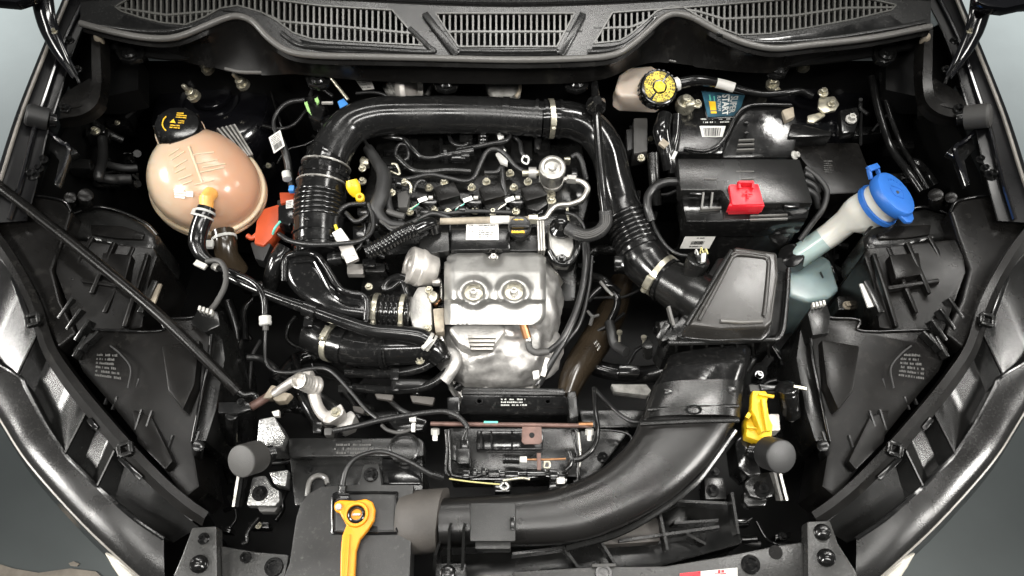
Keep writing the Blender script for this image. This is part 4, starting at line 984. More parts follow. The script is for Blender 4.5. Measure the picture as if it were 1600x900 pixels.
for x0,y0,x1,y1 in ((302,242,334,238),(305,256,340,250),(310,270,350,262),(304,289,334,281),(268,250,288,237),(272,262,292,250),(280,281,300,273),(264,243,280,233),(274,270,290,262),(316,262,352,256),(286,288,300,283)):
    tline([(x0,y0),(x1,y1)], .0016, "seam", "moulded_rib")
tq = [ontank(275,309), ontank(303,312), ontank(304,297), ontank(273,294)]
cells("max_mark", tq, [(0,.05,.55,.25),(0,.32,.6,.5),(0,.58,.6,.76),(.62,.3,.98,.86),(0,.82,.5,.95)], "white", ct, .0022)
nz0, nz1 = ontank(327,298), P(322,330,-.035)
B().tube([nz0-Vector((0,0,.008)), nz0.lerp(nz1,.5)+Vector((0,0,.006)), nz1], [.013,.0125,.011], 16).to("outlet", "nozzle", ct)
oh = T("overflow_hose", "short black hose with zinc clip hanging from the peach coolant tank", "hose", (312,370,-.07))
op = path([(323,325,-.032),(318,340,-.036),(311,360,-.044),(308,380,-.05),(315,398,-.056),(332,412,-.064)], n=8)
B().tube(op, [.0155,.016,.0155,.0145,.0115,.008], 18).to("hose", "gloss", oh); clamp(op, .10, .0165, .004, oh, "gprint"); clamp(op, .20, .0165, .003, oh, "gprint")
B().bar(P(300,330,-.028), P(317,334,-.028), .012, .004).to("clip_ear", "whitezinc", oh, .001); B().bar(P(305,410,-.05), P(322,418,-.052), .010, .006).to("clip_ear", "whitezinc", oh, .001)
lo = T("lower_tank_hose", "dark brownish hose with grey clip under the peach coolant tank", "hose", (352,395,-.1))
lp = path([(348,362,-.09),(352,380,-.095),(356,402,-.11),(372,425,-.14)], n=8); B().tube(lp, .020, 18).to("hose", "brownpipe", lo); clamp(lp, .22, .0205, .005, lo, "gprint"); B().box(P(328,382,-.08), (.012,.014,.008)).to("clip_ear", "gprint", lo, .001)
ob = T("orange_bracket", "orange plastic bracket tucked behind the coolant tank", "bracket", (420,350,-.12))
slab("plate", [(412,325),(436,318),(440,352),(424,372),(412,384),(396,380),(400,345)], -.095, .03, "orange", ob, .005)
hose("foot", [(402,366,-.1),(394,372,-.1),(386,368,-.098)], 4, "orange", ob); slab("dark_foot", [(390,378),(412,376),(424,380),(412,408),(398,404)], -.10, .03, "rubber", ob, .004)
slab("rear_arm", [(436,300),(462,300),(462,312),(438,318)], -.10, .02, "orange", ob, .003)
o = T("black_plug", "black electrical plug on the orange bracket beside the bellows", "plug", (447,340,-.1)); slab("shell", [(434,322),(462,314),(464,340),(452,352),(434,348)], -.075, .03, "gloss", o, .003); patch("tag", quad([(447,326),(459,324),(458,312),(447,314)], -.0735), "label", o); print_rows(quad([(447,326),(459,324),(458,312),(447,314)], -.0730), 4, 71, "ink", o)
hose("wire", [(438,346,-.07),(430,356,-.07),(426,366,-.08)], 2, "teal", o)
tr = T("ribbed_tray", "small grey ribbed tray leaning behind the coolant tank", "tray", (365,215,-.12))
q = PL([(360,206),(378,240),(396,246),(374,192),(334,200)], -.06); slab("base", [(336,202,-.06),(366,193,-.055),(395,242,-.085),(378,248,-.09)], 0, .012, "rubber_grey", tr, .002)
for k in range(5): B().bar(P(340+k*6.5,201-k*1.6,-.055), P(380+k*3.6,246-k*1.0,-.083), .003, .006).to("rib", "foam", tr)
wl = T("wire_with_label", "black wire with white paper label between the coolant tank and intake pipe", "wire", (445,240,-.08))
hose("wire", [(476,156,-.03),(452,160,-.03),(436,172,-.035),(428,188,-.04),(430,204,-.042),(440,222,-.046),(448,246,-.055),(452,270,-.07),(456,292,-.085)], [4,4,3.5,3,3.5,6,6,6,5], "cable", wl)
q = quad([(428,240,-.040),(445,228,-.036),(438,203,-.034),(420,215,-.038)]); patch("label", q, "label", wl); print_rows(q, 5, 44, "ink", wl, box=(.1,.45,.9,.92)); barcode(q, 4, wl, (.15,.08,.85,.42), 14)
hose("clip", [(447,270,-.06),(449,280,-.06)], 7, "gprint", wl); B().box(P(456,296,-.075), (.010,.012,.01)).to("blue_pin", "bluetag", wl, .002)
# clutter behind the long pipe, left
o = T("harness_connector", "black harness connector with green tabs and a blue tag under the cowl", "connector", (500,150,-.06))
slab("shell", [(474,152),(498,146),(508,168),(500,190),(482,182)], -.03, .04, "gloss", o, .004)
for pts in ([(475,160),(480,158),(486,178),(480,172)], [(491,154),(496,151),(499,158),(495,162)]): slab("green_tab", pts, -.024, .006, "green", o, .001)
B().bar(P(503,161,-.022), P(520,161,-.022), .004, .004).to("pin", "whitezinc", o)
slab("blue_tag", [(527,158),(537,153),(545,163),(538,172),(531,168)], -.022, .008, "bluetag", o, .002); hose("lever", [(517,122,-.0),(530,138,-.008),(544,156,-.016)], 2.6, "zinc", o); slab("lower_shell", [(495,186),(516,178),(520,196),(505,204)], -.04, .04, "gloss", o, .003)
hose("wire", [(520,150,-.03),(505,140,-.03),(490,140,-.03),(484,150,-.03)], 3, "cable", o)
o = T("paper_tag", "scuffed paper tag hanging under the cowl behind the intake pipe", "tag", (568,132,-.03)); q = quad([(567,141),(585,139),(580,124),(553,122)], -.02); patch("paper", q, "foam", o); print_rows(q, 4, 8, "ink", o)
o = T("steering_joint", "grey ribbed shaft boot half hidden behind the long intake pipe", "boot", (635,135,-.06))
hose("boot", [(603,146,-.06),(618,138,-.055),(630,135,-.05)], [11,14,16], "foam", o, ribs=(.007,.12)); B().lathe(P(634,138,-.04), Vector((.9,-.4,.5)), [(.030,0),(.034,.006),(.034,.016),(.026,.020),(.020,.012),(.005,.012)], 28).to("collar", "castwhite", o)
for k in range(4): hose("hose", [(640+k*9,150,-.06),(646+k*9,136,-.055),(652+k*9,128,-.06)], 4, "rubber_grey", o)
o = T("gearbox_bracket", "rough grey metal bracket behind the right part of the long pipe", "bracket", (790,138,-.06))
slab("plate", [(757,130),(812,128),(814,142),(800,150),(770,150)], -.05, .02, "foam", o, .004); hose("strap", [(812,128,-.04),(812,142,-.045),(806,152,-.05)], 3, "beige", o)
loom("rear_wire", "thin black wire looping behind the long intake pipe", [(556,146,-.04),(580,144,-.038),(600,148,-.04),(612,160,-.05)], 3, "cable")

# ================================================================== right-hand side: brake reservoir, battery, fuse box, airbox, washer
br = T("brake_reservoir", "cream brake fluid reservoir with yellow-printed cap under the cowl", "reservoir", (1000,150,-.12))
slab("vessel", [(984,104,-.012),(1018,101,-.012),(1042,116,-.012),(1038,146,-.020),(1030,153,-.022),(972,150,-.028),(960,142,-.028),(967,116,-.016)], 0, .045, "brake", br, .010, seg=3)
slab("lower_vessel", [(958,140),(1032,146),(1034,160),(960,158)], -.062, .02, "brake", br, .006)
nb = P(1024,144,-.018); AX = Vector((.10,-.40,1)).normalized()
cap = B().lathe(nb, AX, [(.026,-.012),(.031,-.004),(.033,.0),(.034,.022),(.032,.026),(.029,.027),(.002,.027)], 40).to("screw_cap", "gloss", br)
for j in range(24):
    a = R(15*j); u, v, w = frame(AX); d = u*math.cos(a)+v*math.sin(a); B().bar(nb+AX*.003+d*.0338, nb+AX*.022+d*.0342, .004, .0022, d).to("grip_rib", "gloss", cap)
ctop = nb+AX*.0275; ex = (Vector((1,0,0))-AX*AX.x).normalized(); ey = AX.cross(ex)
g = B(); g2 = B()
for j in range(64):
    a0, a1 = R(j*5.625), R(j*5.625+5.625)
    if j in (9,10,41,42): continue
    e = [ctop+(ex*math.cos(a)+ey*math.sin(a))*r+AX*.0006 for a, r in ((a0,.0135),(a1,.0135),(a1,.0285),(a0,.0285))]; g.add(e, [(0,1,2,3)])
g.to("yellow_ring", "yprint2", cap, 0, 0)
gg = random.Random(5)
for rr in (.0160,.0200,.0240,.0272):
    a = 0
    while a < 6.2:
        da = (.02+gg.random()*.05)*.024/rr
        if gg.random() < .62: g2.bar(ctop+(ex*math.cos(a)+ey*math.sin(a))*rr+AX*.001, ctop+(ex*math.cos(a+da)+ey*math.sin(a+da))*rr+AX*.001, .0027, .0005, AX)
        a += da + .035
g2.to("print", "ink", cap, 0, 0)
B().lathe(ctop+AX*.0002, AX, [(.0115,0),(.0112,.002),(.008,.0035),(.006,.0022),(.004,.0035),(.001,.0035)], 6).to("hub", "yprint2", cap)
slab("mount_post", [(990,184),(1012,184),(1012,236),(990,240)], -.06, .04, "rubber_grey", br, .003)
slab("mount_post", [(978,202),(990,200),(990,232),(980,236)], -.07, .04, "rubber", br, .003)
bolt(1002,246,-.06,4.5,"zinc",br)
bat = T("battery", "black car battery with blue label half covered by its holder", "battery", (1120,190,-.25))
slab("case", [(1062,160),(1090,140),(1172,138),(1200,150),(1190,240),(1056,240),(1056,180)], -.055, .16, "gloss", bat, .006)
slab("lid", [(1094,140),(1164,140),(1164,182),(1104,186)], -.050, .02, "satin", bat, .003)
lq = quad([(1106,183),(1153,181),(1164,149),(1096,142)], -.0485)
patch("label", lq, "battlabel", bat)
rq = lambda x0,y0,x1,y1: [qmap(lq,x0,y1), qmap(lq,x0,y0), qmap(lq,x1,y0), qmap(lq,x1,y1)]   # text that reads downwards
write("SUPER", rq(.68,.10,.86,.92), "gprint", bat, .0012, bold=.02, shear=-.2)
write("START", rq(.47,.05,.66,.95), "white", bat, .0012, bold=.03, shear=-.2)
write("PLATINUM", rq(.35,.22,.44,.85), "white", bat, .0012)
cells("emblem", lq, [(.12,.12,.30,.20),(.12,.24,.30,.60)], "yprint", bat, .0012); cells("emblem", lq, [(.15,.62,.19,.86),(.26,.60,.29,.82)], "teal", bat, .0012)
q = quad([(1098,217,-.056),(1128,217,-.056),(1134,197,-.052),(1093,197,-.052)]); patch("barcode_label", q, "label", bat); barcode(q, 21, bat, (.12,.2,.85,.85), 16)
q = quad([(1094,194),(1142,193),(1142,184),(1095,184)], -.0535); print_rows(q, 2, 31, "gprint", bat, box=(0,0,1,1), off=.0) if False else print_rows(q, 2, 31, "gprint", bat, box=(0,0,1,1), dens=.6)
nt = T("battery_terminal", "zinc battery clamp at the left end of the battery", "terminal", (1075,160,-.05))
B().lathe(P(1072,158,-.035), UPZ, [(.017,-.02),(.019,-.01),(.016,.0),(.009,.0),(.008,.010),(.004,.010)], 20).to("clamp", "zinc", nt); B().bar(P(1072,166,-.035), P(1088,162,-.03), .012, .014).to("jaw", "zinc", nt, .003); bolt(1090,161,-.026,5,"zinc",nt)
pt = T("battery_terminal", "zinc terminal bracket at the end of the labelled cable", "terminal", (1290,165,-.05))
slab("plate", [(1280,152),(1304,150),(1312,162),(1306,172),(1288,176),(1278,168)], -.02, .006, "zinc", pt, .002); bolt(1287,143,-.012,5.5,"zinc",pt); slab("tongue", [(1262,180),(1286,174),(1290,180),(1272,192),(1262,190)], -.026, .006, "zinc", pt, .002); bolt(1300,160,-.014,4.5,"zinc",pt)
bc = T("battery_cable", "thick black battery cable with white wrap label above the battery", "cable", (1150,138,-.03))
hose("cable", [(1048,133,-.01),(1068,129,-.006),(1090,126,-.004),(1118,129,-.006),(1150,138,-.01),(1190,147,-.014),(1225,145,-.014),(1250,142,-.014),(1270,150,-.018)], [9,9,9,7.5,6,5.5,5.5,5,5], "gloss", bc)
hose("wrap_label", [(1119,129.5,-.006),(1132,132.5,-.008),(1147,137,-.010)], 8, "label", bc); hose("end_tag", [(1052,133,-.006),(1060,131,-.006)], 11, "label", bc, seg=8)
bh = T("battery_holder", "glossy black battery holder ramp with stepped ridges in a pale highlight tone", "holder", (1190,200,-.1))
slab("ramp", [(1150,178,-.03),(1172,164,-.022),(1240,160,-.022),(1248,200,-.03),(1240,246,-.045),(1128,246,-.05),(1132,222,-.046)], 0, .06, "gloss", bh, .006)
for y in (220,227,235): B().bar(P(1154-(y-220)*.2,y,-.036), P(1178,y-1,-.036), .003, .005).to("highlight_ridge", "seal", bh)  # coloured pale in place of highlight lines on the ramp
for x, y in ((1166,192),(1166,208)): B().ball(P(x,y,-.03), (.005,.005,.005)).to("pip", "gloss", bh)
hose("rim", [(1068,232,-.05),(1100,236,-.045),(1120,228,-.04),(1135,212,-.035),(1150,182,-.024),(1172,165,-.018),(1236,164,-.018)], 3, "gloss", bh)
slab("rear_bracket", [(1235,190),(1300,205),(1300,212),(1232,214)], -.03, .03, "gloss", bh, .004)
slab("bracket_block", [(1312,172),(1340,166),(1344,182),(1336,206),(1316,208)], -.02, .02, "gloss", bh, .004); bolt(1331,184,-.012,6,"whitezinc",bh)
slab("stud_base", [(1222,172),(1240,166),(1242,182),(1228,188)], -.02, .02, "beige", bh, .002); bolt(1214,142,-.02,5,"zinc",bh)
bl = T("control_unit_lid", "flat dark brown-black lid right of the fuse box behind the blue cap", "lid", (1300,260,-.12))
slab("lid", [(1232,222),(1342,222),(1372,300),(1290,304),(1270,270)], -.06, .08, "matte", bl, .005); print_rows(quad([(1286,272),(1306,274),(1300,248),(1286,249)], -.0595), 6, 14, "dprint", bl, "moulded_text"); bolt(1244,242,-.04,5,"whitezinc",bl,Vector((.6,-.2,.7)))
fb = T("fuse_box", "black fuse box with red terminal cover beside the airbox", "fuse box", (1160,320,-.2))
slab("lid", [(1059,247,.006),(1250,248,.006),(1271,317,.0),(1200,318,.0),(1140,316,.0),(1128,297,.002),(1063,297,.002)], 0, .035, "grained", fb, .004)
slab("lid_step", [(1063,298),(1128,298),(1140,318),(1268,319),(1262,340),(1200,346),(1072,346)], -.025, .05, "gloss", fb, .004)
slab("body", [(1072,330),(1262,326),(1256,344),(1240,352),(1068,354)], -.050, .15, "gloss", fb, .005)
for k in range(2): B().bar(P(1099+k*14,301,-.006), P(1096+k*14,326,-.018), .003, .008).to("vent_rib", "seal", fb)
B().bar(P(1094,328,-.02), P(1126,326,-.02), .003, .008).to("vent_rib", "seal", fb)
slab("clip", [(1078,298),(1098,298),(1098,304),(1078,304)], -.004, .012, "gloss", fb, .002); slab("clip", [(1226,318),(1250,318),(1250,324),(1226,324)], -.002, .012, "gloss", fb, .002)
for k in range(8): slab("clip_tooth", [(1092+k*12+(20 if k > 3 else 0),352),(1100+k*12+(20 if k > 3 else 0),352),(1100+k*12+(20 if k > 3 else 0),357),(1092+k*12+(20 if k > 3 else 0),357)], -.06, .01, "gloss", fb, .001)
for y in (338,344): B().bar(P(1172,y,-.022), P(1230,y-2,-.022), .003, .004).to("front_rib", "seal", fb)
for x0, x1, y in ((1100,1120,280),(1150,1178,268),(1158,1178,280)): B().bar(P(x0,y,.0045), P(x1,y,.0045), .0015, .002).to("moulded_line", "seal", fb)
yf = P(1080,354,-.05).y - .003; q = [PY(1062,388,yf-.004), PY(1108,388,yf-.004), PY(1120,366,yf), PY(1072,366,yf)]; patch("paper_label", q, "label", fb); barcode(q, 51, fb, (.3,.30,.72,.55), 14); print_rows(q, 1, 52, "ink", fb, box=(.35,.68,.8,.85)); print_rows(q, 1, 53, "ink", fb, box=(.3,.08,.8,.24))
for k, zz in ((0,.009),):
    rc = slab("red_cover", [(1139,288,.012),(1185,287,.012),(1194,319,.007),(1144,320,.007)], 0, .030, "red", fb, .002)
    slab("flap", [(1142,316),(1194,316),(1195,322),(1138,322)], .004, .020, "red", rc, .002)
    B().bar(P(1153,287,.018), P(1176,287,.018), .004, .012).to("latch", "red", rc, .001)
    for x in (1154,1175): B().bar(P(x,284,.018), P(x+1,295,.014), .004, .010).to("latch", "red", rc, .001)
    B().bar(P(1160,303,.0135), P(1176,303,.0135), .0022, .0022).to("plus_sign", "red", rc); B().bar(P(1167,296,.0135), P(1169,311,.0135), .0022, .0022).to("plus_sign", "red", rc)
loom("fuse_wire", "black sleeve curving into the left end of the fuse box", [(1060,284,-.02),(1040,285,-.022),(1024,292,-.028),(1013,306,-.034),(1012,325,-.04),(1018,345,-.05)], 7, "cable")
loom("sensor_wire", "thin wire running from the fuse box sleeve to the airbox sensor", [(1017,340,-.05),(1026,362,-.046),(1042,385,-.042),(1060,397,-.040),(1078,400,-.040)], 2.6, "cable")
loom("corner_wire", "sleeved wires bulging round the right end of the fuse box", [(1258,262,-.02),(1278,278,-.024),(1292,298,-.03),(1286,325,-.04),(1268,350,-.06),(1250,375,-.08)], 4.5, "tape")
for k in range(3): loom("corner_wire", ("top", "middle", "lowest")[k]+" of three thick sleeves at the right end of the fuse box", [(1256,270+k*12,-.02),(1272,280+k*12,-.03),(1278,300+k*12,-.05)], 5, "tape", None, "wiring", grp="fuse box sleeves")
hb = T("wiring_harness", "thick bundle of black harness sleeves left of the fuse box", "wiring", (1040,230,-.1))
hose("sleeve", [(1040,180,-.03),(1034,205,-.035),(1040,235,-.05),(1046,265,-.07)], [12,14,12,12], "gloss", hb); hose("sleeve", [(1058,180,-.03),(1056,210,-.04),(1050,240,-.05),(1052,270,-.07)], 8, "gloss", hb); hose("sleeve", [(1020,240,-.05),(1022,280,-.07),(1026,320,-.1)], 9, "satin", hb)
B().bar(P(1032,221,-.02), P(1042,229,-.022), .014, .006).to("cream_tag", "beige", hb, .001); B().bar(P(1050,250,-.03), P(1056,238,-.028), .006, .006).to("grey_tie", "gprint", hb); bolt(1002,246,-.04,4,"zinc",hb)

ab = T("airbox", "black air filter box with brushed trapezoid lid on the right", "airbox", (1150,470,-.2))
slab("base", [(1122,402),(1222,402),(1232,420),(1222,522),(1190,530),(1048,534),(1036,518),(1062,498)], -.062, .12, "satin", ab, .004)
LT = [(1149,385,.004),(1214,394,.004),(1217,430,.0),(1207,502,-.008),(1197,511,-.009),(1126,514,-.011),(1075,508,-.012)]
top = PL(LT); cc = sum(top, Vector())/len(top)
low = [p + (p-cc)*.07 + Vector((0,0,-.034)) for p in top]
n_ = len(top); b = B(); b.add(top+low, [tuple(range(n_))] + [(i, i+n_, (i+1)%n_+n_, (i+1)%n_) for i in range(n_)]); lid = b.to("lid", "airlid", ab, .006, seg=4)
IN = [(1146,397),(1199,402),(1202,412),(1196,490),(1190,500)]
def lidz(x, y): return .004 - .013*max(0, (y-388)/120) 
ring = [P(x, y, lidz(x,y)+.0008) for x, y in [(1092,500),(1118,452),(1144,402),(1150,398),(1160,398),(1178,400),(1194,402),(1199,405),(1201,412),(1199,440),(1196,470),(1193,494)]]
B().tube(ring, .0032, 8).to("lid_bead", "airlid", lid, 0, 60); B().tube([p + (p-cc)*.065 - Vector((0,0,.0014)) for p in ring[2:]], .0026, 8).to("lid_bead", "airlid", lid, 0, 60)
rim = [p + (p-cc)*.075 + Vector((0,0,-.036)) for p in top]; B().tube(rim + rim[:1], .0045, 8, False).to("lid_flange", "satin", lid, 0, 60)
B().tube([P(1126,501,-.007), P(1160,503,-.007), P(1192,502,-.007)], .0032, 8).to("lid_bead", "seal", lid)  # paler than the lid, a rim highlight put into the colour
B().tube([P(1143,391,.004), P(1072,508,-.010)], .0030, 8).to("lid_ridge", "satin", lid)
B().tube(path([(1044,536,-.056),(1100,535,-.054),(1190,531,-.054),(1220,524,-.054),(1229,470,-.054),(1232,420,-.054)], n=4), .0045, 8).to("base_flange", "satin", ab, 0, 60)
yb = P(1120,534,-.062).y - .004
for x in (1056,1080,1104,1128,1152,1176,1200): B().bar(PY(x,538,yb), PY(x+1,556,yb), .0035, .008, Vector((0,-1,0))).to("flange_rib", "satin", ab)
B().bar(P(1030,530,-.074), P(1044,505,-.06), .010, .02).to("hinge", "satin", ab, .002); cyl("screw_post", (1012,556,-.11), (1012,538,-.08), 8, "satin", ab)
slab("corner_ledge", [(1030,502),(1062,494),(1052,528),(1034,534)], -.064, .03, "satin", ab, .003)
B().bar(P(1044,480,-.05), P(1052,510,-.055), .004, .012).to("web", "seal", ab)
mt = path([(1034,434,-.084),(1058,448,-.076),(1082,462,-.068),(1104,474,-.062)], n=6)
B().tube(mt, [.036,.040,.044,.044], 30).to("inlet_tube", "satin", ab, 0, 60); clamp(mt, .12, .0385, .006, ab, "gloss")
cyl("sensor_boss", (1078,435,-.05), (1092,404,-.012), 18, "satin", ab)
sn = slab("sensor_plug", [(1084,392),(1098,386),(1108,394),(1104,412),(1090,410)], -.002, .03, "gloss", ab, .003)
for k, (x, y) in enumerate(((1088,390),(1096,387),(1103,389))): hose("wire", [(x-2,396,.0),(x,y,.006),(x+3,y+8,.004)], 1.2, "paleyellow" if k else "gprint", sn, seg=6)
slab("grey_latch", [(1096,396),(1104,394),(1102,408),(1096,410)], .004, .006, "gprint", sn, .001)

ws = T("washer_filler", "white washer filler neck with bright blue flip cap over the right headlight", "washer filler", (1300,360,-.15))
A0, A1, A2, A3, A4 = P(1246,402,-.130), P(1300,365,-.085), P(1322,347,-.062), P(1346,334,-.044), P(1372,320,-.020)
B().tube([A0, A0.lerp(A1,.5), A0.lerp(A1,.78)], [.0215,.0215,.0215], 26).to("lower_neck", "fluid", ws, 0, 60)
B().tube([A0.lerp(A1,.78), A1, A2, A2.lerp(A3,.5), A3, A4], [.0216,.0218,.0225,.031,.034,.035], 30).to("neck", "neck", ws, 0, 60)
AX = Vector((.30,.02,1)).normalized(); c5 = P(1376,318,-.012); AXn = (A4-A2).normalized(); AXm = (AXn*.55+AX*.75).normalized()
B().lathe(c5-AXm*.012, AXm, [(.036,0),(.040,.001),(.040,.009),(.036,.010)], 36).to("collar_ring", "blue", ws)
B().lathe(c5-AXm*.004, AXm, [(.0355,0),(.0355,.018)], 36).to("neck_band", "neck", ws)
cq = c5 + AXm*.014
cap = B().lathe(cq, AXm, [(.041,0),(.0425,.003),(.0425,.014),(.040,.018),(.034,.0195),(.020,.0195),(.001,.0195)], 44).to("flip_cap", "blue", ws)
ex = (Vector((1,0,0))-AXm*AXm.x).normalized(); ey = AXm.cross(ex)
td = (ex*.55-ey*.85).normalized(); tv = AXm.cross(td)
B().prism([cq+AXm*.012+td*.034+tv*.024, cq+AXm*.012+td*.034-tv*.024, cq+AXm*.010+td*.050-tv*.014, cq+AXm*.010+td*.054, cq+AXm*.010+td*.050+tv*.014], .006, 0, -AXm).to("thumb_tab", "blue", cap, .002)
hd = -td
B().bar(cq+AXm*.004+hd*.040+tv*.016, cq+AXm*.010+hd*.056+tv*.014, .006, .006, AXm).to("hinge_loop", "blue", cap, .001); B().bar(cq+AXm*.004+hd*.040-tv*.016, cq+AXm*.010+hd*.056-tv*.014, .006, .006, AXm).to("hinge_loop", "blue", cap, .001); B().bar(cq+AXm*.011+hd*.056+tv*.017, cq+AXm*.011+hd*.056-tv*.017, .010, .006, AXm).to("hinge_loop", "blue", cap, .001)
g = B(); t0 = cq+AXm*.0198
pts = [t0+ex*x+ey*y for x, y in ((-.016,.002),(-.012,.010),(.012,.012),(.017,.004),(.012,-.009),(-.010,-.010),(-.016,.002))]
for a, d in zip(pts, pts[1:]): g.bar(a, d, .0016, .0014, AXm)
for k in range(5): g.bar(t0+ex*(-.014+k*.007)+ey*(.020+.004*math.sin(k*.8)), t0+ex*(-.012+k*.007)+ey*(.024+.004*math.sin(k*.8)), .0016, .0014, AXm)
g.to("embossed_symbol", "blue", cap); B().ball(t0, (.003,.003,.0015)).to("pip", "ink", cap)
wt = T("washer_tank", "pale blue-green washer fluid tank under the white filler neck", "washer tank", (1270,440,-.3))
slab("vessel", [(1226,425),(1250,405),(1285,398),(1298,405),(1312,452),(1298,465),(1262,472),(1232,462)], -.150, .14, "washer", wt, .018, seg=4)
cyl("grommet", (1240,408,-.14), (1236,398,-.115), 20, "gloss", ws); B().bar(P(1282,425,-.147), P(1286,434,-.147), .002, .003).to("moulded_arrow", "ink", wt)
o = slab("mount_foot", [(1308,462),(1340,462),(1342,484),(1310,484)], -.15, .05, "satin", None, .004); tag(o, "dark square mounting foot with a screw under the washer tank", "bracket"); 
bolt(1325,476,-.146,5,"beige",o)

# ================================================================== front: carrier panel, latch, duct, slam panel
fc = T("front_carrier", "black plastic front carrier panel with moulded text behind the orange lever", "panel", (560,730,-.25))
slab("upper_band", [(450,684),(655,684),(662,690),(662,712),(452,714)], -.095, .05, "satin", fc, .003)
slab("plate", [(452,714),(660,712),(662,780),(460,790)], -.112, .10, "satin", fc, .004)
slab("side_step", [(596,716),(658,716),(658,756),(598,756)], -.105, .03, "gloss", fc, .003)
B().lathe(P(633,702,-.100), UPZ, [(.024,0),(.024,.010),(.021,.012),(.020,.004),(.002,.004)], 36).to("round_boss", "satin", fc)
q = quad([(522,711),(592,711),(592,692),(522,692)], -.0945); print_rows(q, 3, 61, "dprint", fc, "moulded_text", box=(0,0,1,1))
bolt(483,733,-.108,5,"gloss",fc)
B().tube(path([(480,775,-.108),(484,752,-.108),(496,743,-.108),(508,746,-.108),(512,756,-.108)]), .004, 8).to("slot_edge", "seal", fc); slab("slot", [(486,775),(490,756),(498,748),(506,750),(508,775)], -.110, .004, "tub", fc, .001)
fcv = T("lock_cover", "dusty dark grey lock cover under the orange lever", "cover", (545,830,-.2))
slab("plate", [(440,910),(452,880),(462,812),(468,790),(480,772),(502,760),(562,757),(567,728),(571,725),(592,725),(596,757),(646,757),(643,830),(640,910)], -.080, .05, "dusty", fcv, .003)
B().tube(path([(527,770,-.079),(612,770,-.079),(620,776,-.079),(620,826,-.079),(612,833,-.079),(528,833,-.079),(520,826,-.079),(520,778,-.079),(527,770,-.079)], n=3), .0022, 8).to("pad_rim", "gloss", fcv); slab("pad", [(524,773),(616,773),(616,829),(524,829)], -.0782, .004, "dusty", fcv, .002)
bolt(579,741,-.076,8,"gloss",fcv); slab("slot", [(578,822),(590,822),(590,830),(578,830)], -.0775, .003, "tub", fcv, .0008)
lv = T("release_lever", "bright orange hood release lever pivoted on the dusty cover", "lever", (550,820,-.075))
LV = [(523,785),(530,781),(556,782),(572,779),(582,784),(586,796),(584,812),(574,828),(562,842),(556,860),(553,915),(531,915),(532,862),(534,838),(541,820),(536,812),(530,800),(524,799),(521,792)]
slab("arm", LV, -.058, .012, "amber", lv, .004, seg=3)
B().lathe(P(557,804,-.058), UPZ, [(.0175,-.004),(.0185,0),(.017,.004),(.0135,.004),(.0125,-.001)], 32).to("hub_ring", "amber", lv)
B().lathe(P(557,804,-.0575), UPZ, [(.0125,-.004),(.0125,.002),(.010,.004),(.0085,.004),(.0075,-.001),(.002,-.001)], 24).to("screw", "gloss", lv); B().bar(P(551,804,-.0555), P(563,804,-.0555), .003, .003).to("screw_slot", "steel", lv)
B().lathe(P(529,792,-.057), UPZ, [(.005,0),(.0045,.002),(.001,.002)], 14).to("rivet", "castwhite", lv); B().bar(P(545,835,-.057), P(540,915,-.057), .004, .003).to("rib", "amber", lv, .001)
rc = T("release_cable", "black release cable arching from the orange lever to the hood latch", "cable", (600,705,-.07))
hose("cable", [(533,778,-.070),(535,760,-.068),(541,735,-.064),(556,716,-.060),(580,707,-.058),(604,707,-.058),(640,722,-.064),(672,740,-.074),(690,746,-.08)], [4.5,4.5,4,3.8,3.6,3.6,3.8,4.2,5], "cable", rc)
hose("collar", [(534,772,-.070),(536,758,-.068)], 6.5, "satin", rc, ribs=(.005,.12)); B().box(P(533,777,-.068), (.024,.008,.012)).to("end_clip", "gloss", rc, .001)
hose("ferrule", [(676,741,-.075),(692,747,-.08)], 6.5, "gloss", rc)
fb2 = T("foam_boot", "soft grey foam boot between the lock cover and the front duct", "boot", (672,810,-.15))
duct("boot", PL([(648,766,-.115),(670,764,-.105),(699,762,-.10)]), PL([(645,868,-.135),(668,866,-.125),(688,862,-.12)]), [.055,.05,.042], "boot", fb2, power=2.6)

# hood latch frame
la = T("hood_latch", "black hood latch frame with springs and rods at the front centre", "latch", (800,715,-.2))
slab("back_plate", [(700,668),(905,668),(908,745),(704,748)], -.135, .06, "satin", la, .004)
slab("window", [(745,672),(850,674),(848,702),(744,702)], -.118, .02, "gloss", la, .003)
for x, y in ((752,690),(768,690),(800,686)): B().bar(P(x,674,-.105), P(x,701,-.105), .003, .006).to("rib", "gloss", la)
for pts, r, m in (([(697,672,-.09),(699,700,-.092),(697,735,-.095),(702,744,-.095)], 3.2, "satin"), ([(702,672,-.088),(704,705,-.09),(704,736,-.092),(712,744,-.093),(740,745,-.093),(764,736,-.093)], 3, "gloss"), ([(895,672,-.09),(900,700,-.09),(903,735,-.092),(903,750,-.094),(896,753,-.094)], 3, "gloss"), ([(904,676,-.088),(907,710,-.09),(905,730,-.092)], 2.0, "steel")):
    hose("frame_rod", pts, r, m, la)
slab("lower_jaw", [(712,738),(760,734),(800,736),(860,732),(890,736),(884,748),(850,745),(800,750),(740,750),(718,748)], -.098, .02, "gloss", la, .004)
for x, y, w in ((728,742,12),(742,738,8),(756,737,8),(772,740,18),(800,743,22),(838,738,30),(866,743,14)): B().box(P(x,y,-.092), (w*.001,.012,.012)).to("jaw_tooth", "gloss", la, .002)
hose("spring", [(786,717,-.088),(812,718,-.088)], 6.5, "gloss", la, ribs=(.004,.22)); hose("spring_sleeve", [(811,718,-.088),(823,718,-.088)], 5, "label", la)
hose("latch_rod", [(822,718,-.088),(850,718,-.088),(884,717,-.088)], 1.8, "brass", la); hose("hook", [(890,706,-.086),(893,716,-.086),(890,728,-.088),(884,734,-.09)], 4, "gloss", la)
